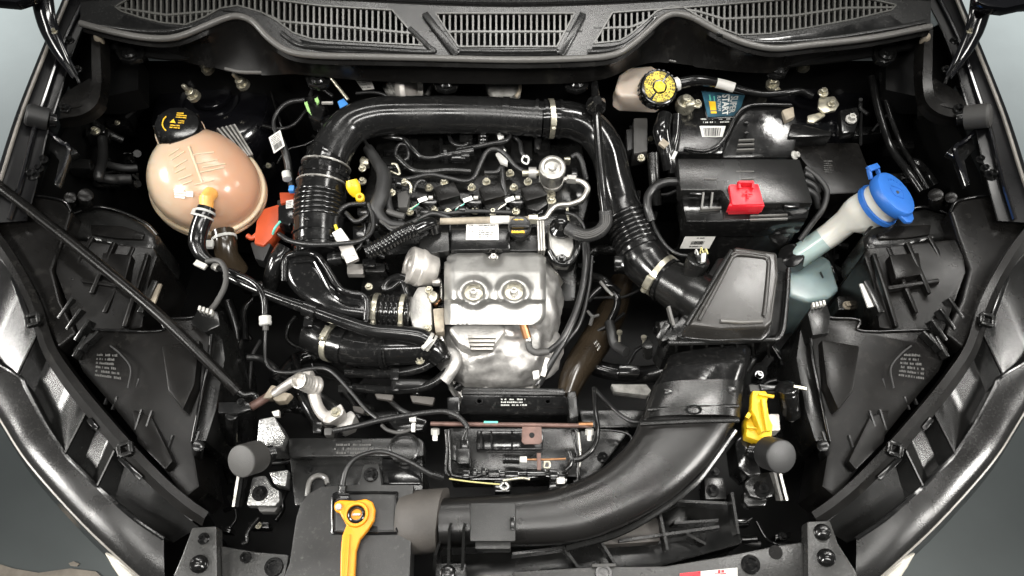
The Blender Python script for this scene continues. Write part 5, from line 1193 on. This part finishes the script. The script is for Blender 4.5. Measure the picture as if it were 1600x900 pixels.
hose("yellow_wire", [(702,748,-.088),(730,752,-.086),(760,755,-.086),(784,757,-.086)], 1.3, "paleyellow", la); hose("cable_eye", [(790,754,-.086),(794,760,-.086),(788,765,-.086),(782,760,-.086),(786,754,-.086)], 2.4, "steel", la); hose("cable_end", [(786,751,-.086),(804,748,-.086),(818,747,-.086),(828,749,-.086)], 2.2, "zinc", la)
B().box(P(842,722,-.086), (.006,.026,.010)).to("pawl", "rust", la, .001); hose("small_spring", [(850,722,-.086),(858,722,-.086),(858,730,-.086),(850,730,-.086),(851,722,-.086)], 1.8, "zinc", la)
B().box(P(876,752,-.09), (.014,.010,.010)).to("bright_tab", "alu", la, .003)
slab("stop_block", [(860,744),(888,746),(884,764),(856,766)], -.10, .03, "gloss", la, .003); slab("stop_block", [(770,748),(800,750),(798,768),(772,768)], -.105, .03, "gloss", la, .003)
sp = T("latch_switch", "black two-wire switch plug at the left of the hood latch", "plug", (722,715,-.12))
slab("body", [(712,700),(734,700),(734,724),(714,724)], -.080, .03, "satin", sp, .003); slab("plug", [(718,684),(732,684),(732,702),(719,702)], -.082, .02, "gloss", sp, .003); slab("side", [(704,696),(713,694),(714,720),(706,718)], -.086, .02, "satin", sp, .003)
for k in range(2): hose("wire", [(723+k*5,686,-.078),(727+k*3,676,-.074),(731,668,-.07)], 1.6, "cable", sp)
loom("corrugated_wire", "corrugated wire crossing from the fittings to the hood latch switch", [(521,673,-.082),(556,666,-.078),(592,657,-.074),(630,650,-.070),(664,645,-.066),(694,643,-.064),(714,650,-.064),(727,662,-.068),(731,670,-.07)], 4, "cable", RB)
rb = T("rusty_crossbar", "thin rusty crossbar with a drilled tab above the hood latch", "crossbar", (800,664,-.08))
hose("bar", [(673,662,-.080),(740,663,-.078),(840,664,-.078),(900,665,-.078),(924,665,-.080)], 3.6, "rust", rb); q = P(831,678,-.080)
B().prism(PL([(816,664),(846,664),(847,690),(843,694),(819,694),(815,690)], -.077), .003).to("tab", "rust", rb, .001); B().lathe(P(831,680,-.0765), UPZ, [(.0042,0),(.0042,.0006),(.001,.0006)], 16).to("hole", "tub", rb)
hose("bright_end", [(904,663.5,-.078),(926,663,-.079)], 4.2, "brass", rb)
for x, y in ((680,672),(921,672)):
    hose("white_cap", [(x,y-2,-.085),(x,y+7,-.09)], 6.5, "whitezinc", rb, seg=6); hose("white_stem", [(x,y+6,-.09),(x,y+16,-.095)], 4, "label", rb)
B().bar(P(756,660,-.075), P(778,660,-.075), .003, .003).to("teal_tape", "teal", rb)
rt = T("radiator_tank", "black glossy radiator top box with small print behind the crossbar", "radiator tank", (805,630,-.2))
slab("ledge", [(722,604),(882,606),(884,618),(720,616)], -.108, .04, "satin", rt, .004)
slab("face", [(720,617,-.112),(886,618,-.112),(890,648,-.128),(718,646,-.128)], 0, .06, "gloss", rt, .004)
print_rows(quad([(780,636,-.122),(826,636,-.122),(826,620,-.111),(780,620,-.111)]), 3, 90, "gprint", rt, dens=.8)
for x in (749,856): B().lathe(P(x,627,-.116), UPZ, [(.006,0),(.006,.002),(.004,.002),(.003,0)], 16).to("push_pin", "gloss", rt)
slab("end_cap", [(886,612),(900,610),(904,650),(890,655)], -.105, .05, "satin", rt, .003); slab("end_cap", [(698,620),(718,618),(718,650),(700,652)], -.11, .05, "gloss", rt, .003)
bp = T("brown_pipe", "shiny dark brown pipe sloping down right of the turbocharger", "pipe", (920,550,-.25))
hose("pipe", [(972,440,-.25),(955,490,-.24),(928,538,-.22),(900,580,-.20),(884,622,-.19)], [20,24,25,22,15], "brownpipe", bp, seg=26); q = quad([(934,552,-.188),(944,538,-.19),(932,528,-.186),(926,534,-.185)]); print_rows(q, 3, 77, "label", bp)
loom("front_hose", "thin black hose curving down right of the hood latch", [(928,606,-.10),(930,640,-.09),(934,672,-.086),(926,700,-.086),(908,716,-.088),(897,718,-.088)], [3.5,3.8,4,4.5,5,5], "gloss", None, "hose")
loom("front_wire", "thin black wire running from the radiator to the front duct", [(930,608,-.12),(945,625,-.11),(965,645,-.10),(985,658,-.095),(998,660,-.095)], 3, "cable")
rs = T("radiator_support", "black radiator support strip behind the front duct", "support", (960,690,-.2))
slab("strip", [(905,640),(1010,640),(1000,668),(910,668)], -.15, .08, "satin", rs, .004); slab("gusset", [(905,672),(985,672),(930,745),(905,750)], -.15, .08, "satin", rs, .004); bolt(942,714,-.145,6,"gloss",rs); hose("edge", [(930,672,-.13),(960,673,-.13),(984,680,-.13),(990,700,-.135)], 2.2, "gloss", rs)
slab("grey_plate", [(955,600),(1010,600),(1018,610),(1012,618),(960,612)], -.2, .02, "foam", rs, .002)

# AC fittings
ac = T("coolant_fitting", "pale aluminium pipe fitting with bolted flange block at the front left", "fitting", (505,625,-.18))
hose("side_pipe", [(428,616,-.125),(448,602,-.115),(470,590,-.105),(488,588,-.10)], [7,7.5,9,9], "castwhite", ac); hose("port", [(496,604,-.11),(482,600,-.095),(469,595,-.075)], [15,13,12], "castwhite", ac, ribs=(.007,.10), seg=20)
B().lathe(P(469,595,-.075), P(465,592,-.066)-P(482,600,-.095), [(.013,-.002),(.0135,.004),(.011,.005),(.008,-.004),(.002,-.004)], 22).to("port_rim", "alu", ac)
hose("neck", [(490,606,-.11),(492,622,-.112),(498,638,-.112),(508,650,-.112),(520,652,-.112)], [10,9.5,9,9.5,11], "castwhite", ac)
slab("flange_block", [(504,652),(532,629),(538,640),(535,648),(514,662),(504,660)], -.100, .03, "castwhite", ac, .004); bolt(524,643,-.096,5.5,"zinc",ac); slab("lower_block", [(520,660),(548,640),(556,648),(550,664),(532,672)], -.13, .04, "cast", ac, .004)
bgp = T("beige_clips", "two rough beige clips on the pipe behind the left stop", "clip", (440,615,-.14)); slab("clip", [(409,622),(424,600),(436,604),(424,622)], -.12, .02, "beige", bgp, .004); slab("clip", [(424,622),(444,612),(456,614),(446,626),(432,628)], -.115, .02, "beige", bgp, .004); hose("pipe", [(392,636,-.13),(412,624,-.13),(434,610,-.125)], 7, "rust", bgp)
hose("black_hose", [(470,612,-.14),(485,640,-.14),(500,665,-.13),(520,676,-.11)], 11, "gloss", bgp); 
jt = T("joint_clutter", "black T-shaped wire junction in front of the charge pipe", "junction", (640,660,-.1))
slab("body", [(600,650),(640,646),(668,656),(660,672),(618,674)], -.095, .02, "gloss", jt, .004); hose("tail", [(596,664,-.09),(606,672,-.09),(625,676,-.09),(645,670,-.09)], 3, "rubber_grey", jt); B().box(P(645,655,-.078), (.010,.008,.006)).to("white_clip", "white", jt, .001); B().box(P(646,668,-.085), (.006,.014,.006)).to("white_clip", "label", jt, .001)
slab("plug", [(488,658),(502,658),(502,676),(488,676)], -.085, .02, "gloss", jt, .003); slab("plug", [(506,668),(520,668),(518,680),(506,680)], -.085, .02, "rubber_grey", jt, .003)
for x, y, w, h in ((600,620,30,12),(660,625,40,16),(560,640,20,14)): slab("cloth_strip", [(x-w/2,y-h/2),(x+w/2,y-h*.3),(x+w*.4,y+h/2),(x-w*.4,y+h*.2)], -.15, .01, "boot", jt, .003)

# brackets behind the stops
lb = T("stop_bracket", "speckled bright metal bracket with a bolt below the left bump stop", "bracket", (410,740,-.15), "stop brackets")
slab("post", [(400,700,-.085),(404,655,-.075),(428,650,-.075),(446,682,-.08),(440,700,-.088)], 0, .06, "speckle", lb, .003); slab("tab", [(424,643),(436,640),(436,650),(428,650)], -.075, .01, "whitezinc", lb, .001)
slab("foot", [(384,790),(394,745),(414,742),(424,760),(436,766),(437,782),(430,791)], -.098, .02, "speckle", lb, .004); slab("shoulder", [(420,738),(450,734),(446,760),(428,756)], -.10, .03, "speckle", lb, .002)
bolt(405,770,-.094,8.5,"gloss",lb); B().bar(P(376,742,-.09), P(368,792,-.10), .004, .02).to("edge_rail", "alu", lb); B().bar(P(382,742,-.09), P(374,792,-.10), .004, .02).to("edge_rail", "gloss", lb); slab("lower_tongue", [(400,791),(436,790),(430,800),(406,800)], -.108, .02, "rubber_grey", lb, .003)
lb = T("stop_bracket", "dark metal bracket with a bolt below the right bump stop", "bracket", (1190,760,-.15), "stop brackets")
slab("post", [(1148,690),(1168,672),(1176,690),(1190,740),(1170,744),(1154,730)], -.09, .06, "gloss", lb, .003); slab("foot", [(1162,756),(1176,740),(1204,736),(1214,748),(1210,776),(1190,780),(1172,776)], -.098, .02, "satin", lb, .005); bolt(1191,764,-.094,9,"gloss",lb)
slab("lower_tongue", [(1162,768),(1200,780),(1196,790),(1170,792),(1162,784)], -.108, .02, "satin", lb, .003)
for k in range(2): B().bar(P(1207+k*8,738,-.09), P(1218+k*8,782,-.10), .004, .02).to("edge_rail", "alu" if k else "seal", lb)
yc = T("yellow_clip", "bright yellow plastic clip above the right front bump stop", "clip", (1188,650,-.1))
slab("base", [(1166,650),(1180,643),(1200,648),(1208,664),(1206,682),(1194,692),(1166,682)], -.070, .03, "yellow", yc, .003)
slab("upright", [(1176,610),(1198,611),(1200,622),(1196,640),(1202,670),(1190,676),(1180,650),(1174,640)], -.050, .02, "yellow", yc, .003); B().bar(P(1192,624,-.042), P(1200,674,-.045), .007, .010).to("blade", "yellow", yc, .001); B().bar(P(1185,616,-.044), P(1209,620,-.046), .004, .006).to("spur", "yellow", yc, .001); B().bar(P(1166,648,-.06), P(1172,652,-.06), .010, .006).to("spur", "yellow", yc, .001); B().bar(P(1166,668,-.064), P(1206,672,-.064), .003, .006).to("edge", "yellow", yc, .001)
o = slab("clip_block", [(1200,646),(1218,646),(1220,672),(1204,674)], -.085, .03, "castwhite", None, .003); tag(o, "grey block peeking out beside the yellow clip", "block")
vv = T("washer_pump", "black cylindrical valve right of the yellow clip", "valve", (1232,640,-.12)); cyl("body", (1236,648,-.1), (1230,612,-.06), 15, "gloss", vv); cyl("head", (1230,614,-.065), (1229,604,-.055), 17, "gloss", vv); B().bar(P(1240,604,-.05), P(1260,608,-.05), .004, .004).to("pin", "zinc", vv); hose("tip", [(1236,648,-.1),(1237,656,-.11)], 5, "seal", vv); slab("arm", [(1170,600),(1212,602),(1212,614),(1172,612)], -.075, .02, "rubber_grey", vv, .003); slab("arm", [(1186,600),(1236,602),(1236,608),(1190,610)], -.07, .01, "satin", vv, .002)

# front air duct
fd = T("front_air_duct", "wide dark grey air duct sweeping from the airbox to the front centre", "air duct", (1000,730,-.18))
duct("mouth", PL([(1044,562,-.095),(1030,590,-.088),(1016,614,-.082)]), PL([(1174,546,-.085),(1168,578,-.082),(1158,609,-.080)]), [.020,.034,.034], "gloss", fd, power=3.2)
duct("collar", PL([(1016,612,-.080),(1006,640,-.078),(1000,662,-.078)]), PL([(1160,607,-.078),(1157,635,-.076),(1154,660,-.076)]), [.038,.039,.040], "satin", fd, power=3.2)
duct("body", PL([(1000,655,-.082),(990,680,-.084),(968,708,-.088),(930,738,-.094),(880,760,-.100),(820,772,-.106),(690,780,-.112)]), PL([(1152,655,-.080),(1130,692,-.082),(1095,738,-.088),(1040,786,-.096),(965,826,-.104),(880,850,-.110),(690,856,-.118)]), [.030,.030,.031,.033,.035,.037,.038], "ductskin", fd, n=8, power=3.1)
B().tube(path([(1012,640,-.046),(1080,636,-.040),(1154,634,-.042)]), .003, 8).to("band_bead", "satin", fd); B().tube(path([(1000,662,-.046),(1076,658,-.040),(1154,656,-.042)]), .0045, 8).to("band_bead", "satin", fd)
for k in range(6): B().box(P(1044+k*20,612-k*.8,-.0425), (.012,.008,.004)).to("collar_tooth", "satin", fd, .001)
B().lathe(P(1084,640,-.037), Vector((0,-.2,1)), [(.012,-.004),(.012,.002),(.009,.002),(.008,-.002),(.001,-.002)], 20, .6).to("snap_eye", "gloss", fd)
B().tube(path([(1148,672,-.07),(1120,712,-.076),(1085,756,-.083),(1030,798,-.092),(965,834,-.10),(885,857,-.107)]), .005, 8).to("seam", "satin", fd)
slab("sleeve_top", [(734,785),(806,785),(806,846),(734,846)], -.066, .01, "dusty", fd, .004); slab("sleeve_skirt", [(742,842),(798,842),(798,858),(742,858)], -.085, .03, "dusty", fd, .003); B().box(P(801,818,-.063), (.006,.018,.006)).to("latch", "gloss", fd, .001)
for x, z in ((684,-.085),(704,-.070),(726,-.070)): B().bar(P(x,820 if x > 690 else 855,z), P(x-2,880,z-.03), .004, .03).to("fin", "satin", fd)
slab("foot", [(680,880),(728,880),(728,905),(680,905)], -.10, .03, "satin", fd, .003); cyl("foot_stud", (700,897,-.10), (700,896,-.088), 13, "gloss", fd, dome=.4)

# grille shutter structure below the duct
gs = T("grille_carrier", "black ribbed grille carrier showing between the duct and the front panel", "carrier", (1040,830,-.25))
slab("tray", [(690,868),(930,850),(1060,790),(1150,790),(1160,850),(1000,895),(690,905)], -.19, .10, "satin", gs, .004)
slab("flap", [(936,846),(1030,806),(1032,846),(938,852)], -.135, .03, "boot", gs, .003)
for a, c, z in (((1028,800),(1040,860),-.13),((936,846),(960,884),-.14),((1140,772),(1150,836),-.12),((1056,786),(1140,790),-.13),((1050,820),(1118,816),-.15),((880,858),(902,888),-.14),((800,868),(880,858),-.14),((1068,836),(1098,852),-.15),((965,848),(1120,826),-.14)): B().bar(P(*a,z), P(*c,z-.004), .004, .03).to("web", "satin", gs)
slab("side_plate", [(1100,745),(1132,745),(1136,780),(1102,780)], -.12, .04, "satin", gs, .003); bolt(1114,766,-.116,7,"gloss",gs); bolt(1118,736,-.12,5,"gloss",gs)
for lab, poly, extra in (("long grained slam panel along the bottom right edge", [(800,893),(930,885),(1040,884),(1130,869),(1215,852),(1256,846),(1260,930),(800,930)], "r"), ("short grained slam panel at the bottom left", [(344,852),(400,862),(452,866),(440,930),(346,930)], "l")):
    s = T("slam_panel", lab, "slam panel", (poly[0][0], 890, -.13), "slam panels")
    slab("panel", poly, -.105, .04, "slamskin", s, .005)
    if extra == "r":
        for x, y, r in ((943,896,9),(1173,882,10)):
            B().lathe(P(x,y,-.104), UPZ, [(r*.0014,0),(r*.0013,.003),(r*.0009,.003),(r*.0008,-.001),(.001,-.001)], 22).to("fastener", "gloss", s); B().bar(P(x-4,y-2,-.1035), P(x+4,y+2,-.1035), .003, .004).to("fastener_slot", "gloss", s)
        B().lathe(P(1212,863,-.1045), UPZ, [(.010,0),(.010,.0006),(.001,.0006)], 22).to("plug_mark", "matte", s)
        q = quad([(1062,912,-.1045),(1152,904,-.1045),(1152,887,-.1045),(1062,896,-.1045)]); patch("warning_label", q, "label", s, .001); cells("red_band", q, [(0,0,.36,.99)], "red", s, .0018); cells("red_mark", q, [(.66,.60,.70,.95),(.70,.5,.80,.6),(.60,.62,.66,.68),(.72,.66,.77,.9)], "red", s, .0018)
        slab("ledge", [(925,881),(962,880),(962,885),(925,886)], -.10, .01, "rubber_grey", s, .001)
    else:
        for x, y, r in ((428,886,10),(384,871,6)): B().lathe(P(x,y,-.104), UPZ, [(r*.0014,0),(r*.0013,.003),(r*.0009,.003),(r*.0008,-.001),(.001,-.001)], 22).to("fastener", "gloss", s)
for lab, poly, studs, g_ in (("left end bracket with a bolt and domed rubber button", [(300,824),(338,822),(340,920),(262,920),(284,868)], [(317,841,8,0),(311,882,14,1)], -1), ("right end bracket with two domed rubber buttons", [(1261,815),(1297,813),(1310,850),(1338,893),(1345,920),(1263,920)], [(1285,832,13,1),(1291,872,14,1)], 1)):
    s = T("end_bracket", lab, "bracket", (poly[0][0], 870, -.12), "end brackets")
    slab("plate", poly, -.088, .03, "slamskin", s, .003)
    for x, y, r, d in studs:
        if d: cyl("rubber_button", (x,y,-.088), (x,y-1,-.082), r, "gloss", s, dome=.45)
        else: bolt(x, y, -.084, r*.8, "gloss", s)

# ------------------------------------------------------------------ loose dark runs deep in the bay
deep = [("black hose low in the bay beside the left headlight", [(356,470,-.25),(372,530,-.27),(365,600,-.28),(380,660,-.28)], 9),
        ("dark hose sweeping below the thin cable at the left", [(430,600,-.22),(470,560,-.24),(520,560,-.24),(560,590,-.22)], 12),
        ("black pipe crossing low behind the front duct", [(890,560,-.24),(950,580,-.24),(1010,585,-.22),(1050,575,-.2)], 14),
        ("black hose bundle low between engine mount and airbox", [(925,430,-.17),(948,440,-.16),(965,470,-.17),(950,510,-.2)], 6),
        ("bent black pipe below the intake hose bellows", [(918,470,-.14),(935,452,-.13),(952,446,-.13),(968,456,-.14)], 5),
        ("sleeved wire running down the right inner wall", [(1362,120,-.04),(1372,170,-.05),(1392,230,-.06),(1420,270,-.05),(1440,300,-.05)], 6),
        ("second sleeved wire on the right inner wall", [(1376,115,-.04),(1386,165,-.05),(1408,225,-.06),(1430,262,-.05),(1450,296,-.05)], 4)]
for lab, pts, r in deep: loom("bay_hose", lab, pts, r, "gloss", None, "hose")
for lab, x, y, z in (("small zinc screw post right of the brown pipe", 968,520,-.17), ("small zinc screw post left of the airbox foot", 1006,528,-.15)):
    s = T("screw_post", lab, "screw", (x, y, z)); hose("shank", [(x,y+14,z),(x,y,z+.01)], 2.2, "zinc", s); hose("head", [(x,y+1,z+.01),(x,y-2,z+.014)], 4.5, "zinc", s)
o = T("wiring_clip", "forked black wiring clip below the intake hose bellows", "clip", (925,490,-.15)); hose("fork", [(918,486,-.14),(926,494,-.14),(936,492,-.14)], 2.5, "rubber_grey", o); hose("stem", [(926,494,-.14),(922,508,-.15)], 3, "rubber_grey", o); hose("bar", [(938,440,-.12),(948,452,-.12),(958,462,-.12)], 2.6, "seal", o)
o = slab("cross_member", [(432,312),(470,308),(470,326),(434,330)], -.16, .04, "boot", None, .004); tag(o, "dull brown crossbeam glimpsed beside the bellows", "beam")

# ------------------------------------------------------------------ small wiring over the engine and dim runs in the gaps
ew = T("engine_wiring", "tangle of thin black wires, sleeves and clips over the left of the cam cover", "wiring", (640,270,-.1))
for pts, r, m, rb_ in (([(566,214,-.06),(580,236,-.062),(598,258,-.062),(612,280,-.066)], 3, "cable", None), ([(620,244,-.07),(642,264,-.07),(664,269,-.07),(700,266,-.07),(736,268,-.07)], 5, "satin", None),
        ([(642,302,-.066),(642,290,-.062),(636,284,-.06),(628,286,-.062)], 2.4, "zinc", None), ([(646,300,-.068),(650,288,-.064),(658,282,-.064),(664,284,-.066)], 2.6, "cable", None), ([(606,330,-.062),(620,335,-.06),(632,338,-.06)], 5, "rubber_grey", None),
        ([(757,270,-.062),(776,269,-.06),(784,262,-.058),(786,284,-.06),(790,306,-.07)], 4, "cable", None), ([(664,332,-.066),(700,333,-.066),(740,330,-.066),(800,332,-.066)], 3.4, "tape", None), ([(610,268,-.064),(624,272,-.062),(620,258,-.06),(612,256,-.06)], 2, "zinc", None),
        ([(580,350,-.06),(574,372,-.066),(584,392,-.08),(600,402,-.09)], 4, "cable", None), ([(540,332,-.06),(556,346,-.06),(575,336,-.06)], 3.6, "cable", RB), ([(594,345,-.056),(612,356,-.056),(636,352,-.058),(652,344,-.058)], 3, "rubber_grey", None),
        ([(598,349,-.055),(616,361,-.056),(638,356,-.058),(658,350,-.06)], 2.4, "cable", None), ([(556,392,-.08),(566,380,-.076),(570,360,-.076),(566,336,-.072)], 5, "gloss", None), ([(700,205,-.075),(706,222,-.07),(722,228,-.07),(734,220,-.07),(738,206,-.07)], 3, "cable", None),
        ([(884,332,-.07),(900,338,-.066),(910,350,-.066),(914,368,-.07)], 3, "cable", RB), ([(800,212,-.06),(812,222,-.06),(816,240,-.06),(830,252,-.06)], 3.4, "cable", RB), ([(840,236,-.06),(842,212,-.056),(852,204,-.056)], 6, "gloss", None)):
    hose("wire", pts, r, m, ew, ribs=rb_, seg=8)
for x, y, w, h, z, m in ((569,252,13,9,-.066,"zinc"),(566,330,16,12,-.066,"gloss"),(583,350,14,10,-.06,"gloss"),(602,270,12,10,-.058,"gloss"),(622,284,10,12,-.06,"gloss"),(663,330,14,9,-.062,"gloss"),(722,326,12,9,-.062,"gloss"),(716,243,22,11,-.052,"gloss"),(727,241,14,8,-.050,"satin"),(728,212,20,14,-.06,"gloss"),(560,364,18,22,-.07,"gloss"),(576,410,20,12,-.08,"gloss"),(590,384,16,14,-.075,"satin"),(555,420,26,16,-.11,"castwhite"),(586,418,30,14,-.095,"satin"),(782,225,12,12,-.058,"gloss"),(898,268,10,14,-.06,"gloss"),(906,300,12,26,-.075,"gloss")):
    slab("connector", [(x-w/2,y-h/2),(x+w/2,y-h/2),(x+w/2,y+h/2),(x-w/2,y+h/2)], z, .014, m, ew, .002)
for x, y in ((576,447),(566,262),(700,330),(770,330),(632,284),(612,300)): bolt(x, y, -.066 if y < 400 else -.10, 4.2, "zinc", ew)
zones = [("dim black hoses and brackets in the gap behind the coolant tank", (150,240,215,290), -.20, -.14, 9, 11), ("dim black hoses in the gap beside the left headlight", (345,440,430,620), -.27, -.18, 12, 12),
         ("dim hoses and brackets in the gap left of the radiator", (440,555,560,650), -.25, -.17, 10, 13), ("dim hoses and brackets between the engine and the airbox", (905,390,1040,590), -.27, -.17, 16, 14),
         ("dim wiring along the right inner wall beside the battery", (1345,120,1460,290), -.14, -.06, 12, 15), ("dim hoses in the gap under the fuse box end", (1255,330,1340,470), -.24, -.16, 8, 16),
         ("dim brackets in the gap in front of the left stop", (345,640,460,850), -.30, -.20, 10, 17), ("dim brackets in the gap beside the right front stop", (1100,770,1260,850), -.27, -.19, 9, 18),
         ("dim hoses behind the yellow clip beside the front duct", (1165,530,1270,610), -.24, -.15, 8, 19), ("dim wiring under the cowl left of the intake pipe", (400,140,500,310), -.18, -.09, 9, 20), ("dim wiring between the brake reservoir and the fuse box", (985,180,1060,390), -.18, -.09, 12, 21),
         ("dim hoses below the charge pipe in front of the engine", (560,600,720,650), -.22, -.16, 8, 22), ("dim brackets on the left inner wall beside the fender", (120,150,215,280), -.12, -.06, 9, 23)]
for lab, (x0, y0, x1, y1), za, zb, n, seed in zones:
    g = random.Random(seed); t = T("bay_fittings", lab, "fittings", ((x0+x1)/2, (y0+y1)/2, za), "dim fittings in the gaps")
    for k in range(n):
        x, y, z = g.uniform(x0, x1), g.uniform(y0, y1), g.uniform(za, zb); a = g.uniform(0, 6.28); pts = [(x, y, z)]
        if k % 3 < 2:
            for q in range(3):
                a += g.uniform(-.8, .8); st = g.uniform(14, 34); x = min(max(x+st*math.cos(a), x0), x1); y = min(max(y+st*math.sin(a), y0), y1); z += g.uniform(-.015, .015); pts.append((x, y, z))
            hose("sleeve", pts, g.choice((2.2, 3, 4, 6, 8)), g.choice(("gloss", "gloss", "cable", "satin", "rubber")), t, seg=8, n=5)
        else:
            w, h = g.uniform(6, 22), g.uniform(6, 16); c = g.uniform(-.5, .5)
            slab("bracket", [(x-w, y-h*.5-c*6), (x+w, y-h*.5+c*6), (x+w, y+h*.5+c*6), (x-w, y+h*.5-c*6)], z, .03, g.choice(("gloss", "satin", "gloss")), t, .003)
            if g.random() < .6: bolt(x, y, z+.004, g.choice((3, 4, 5)), g.choice(("gloss", "gloss", "zinc")), t)
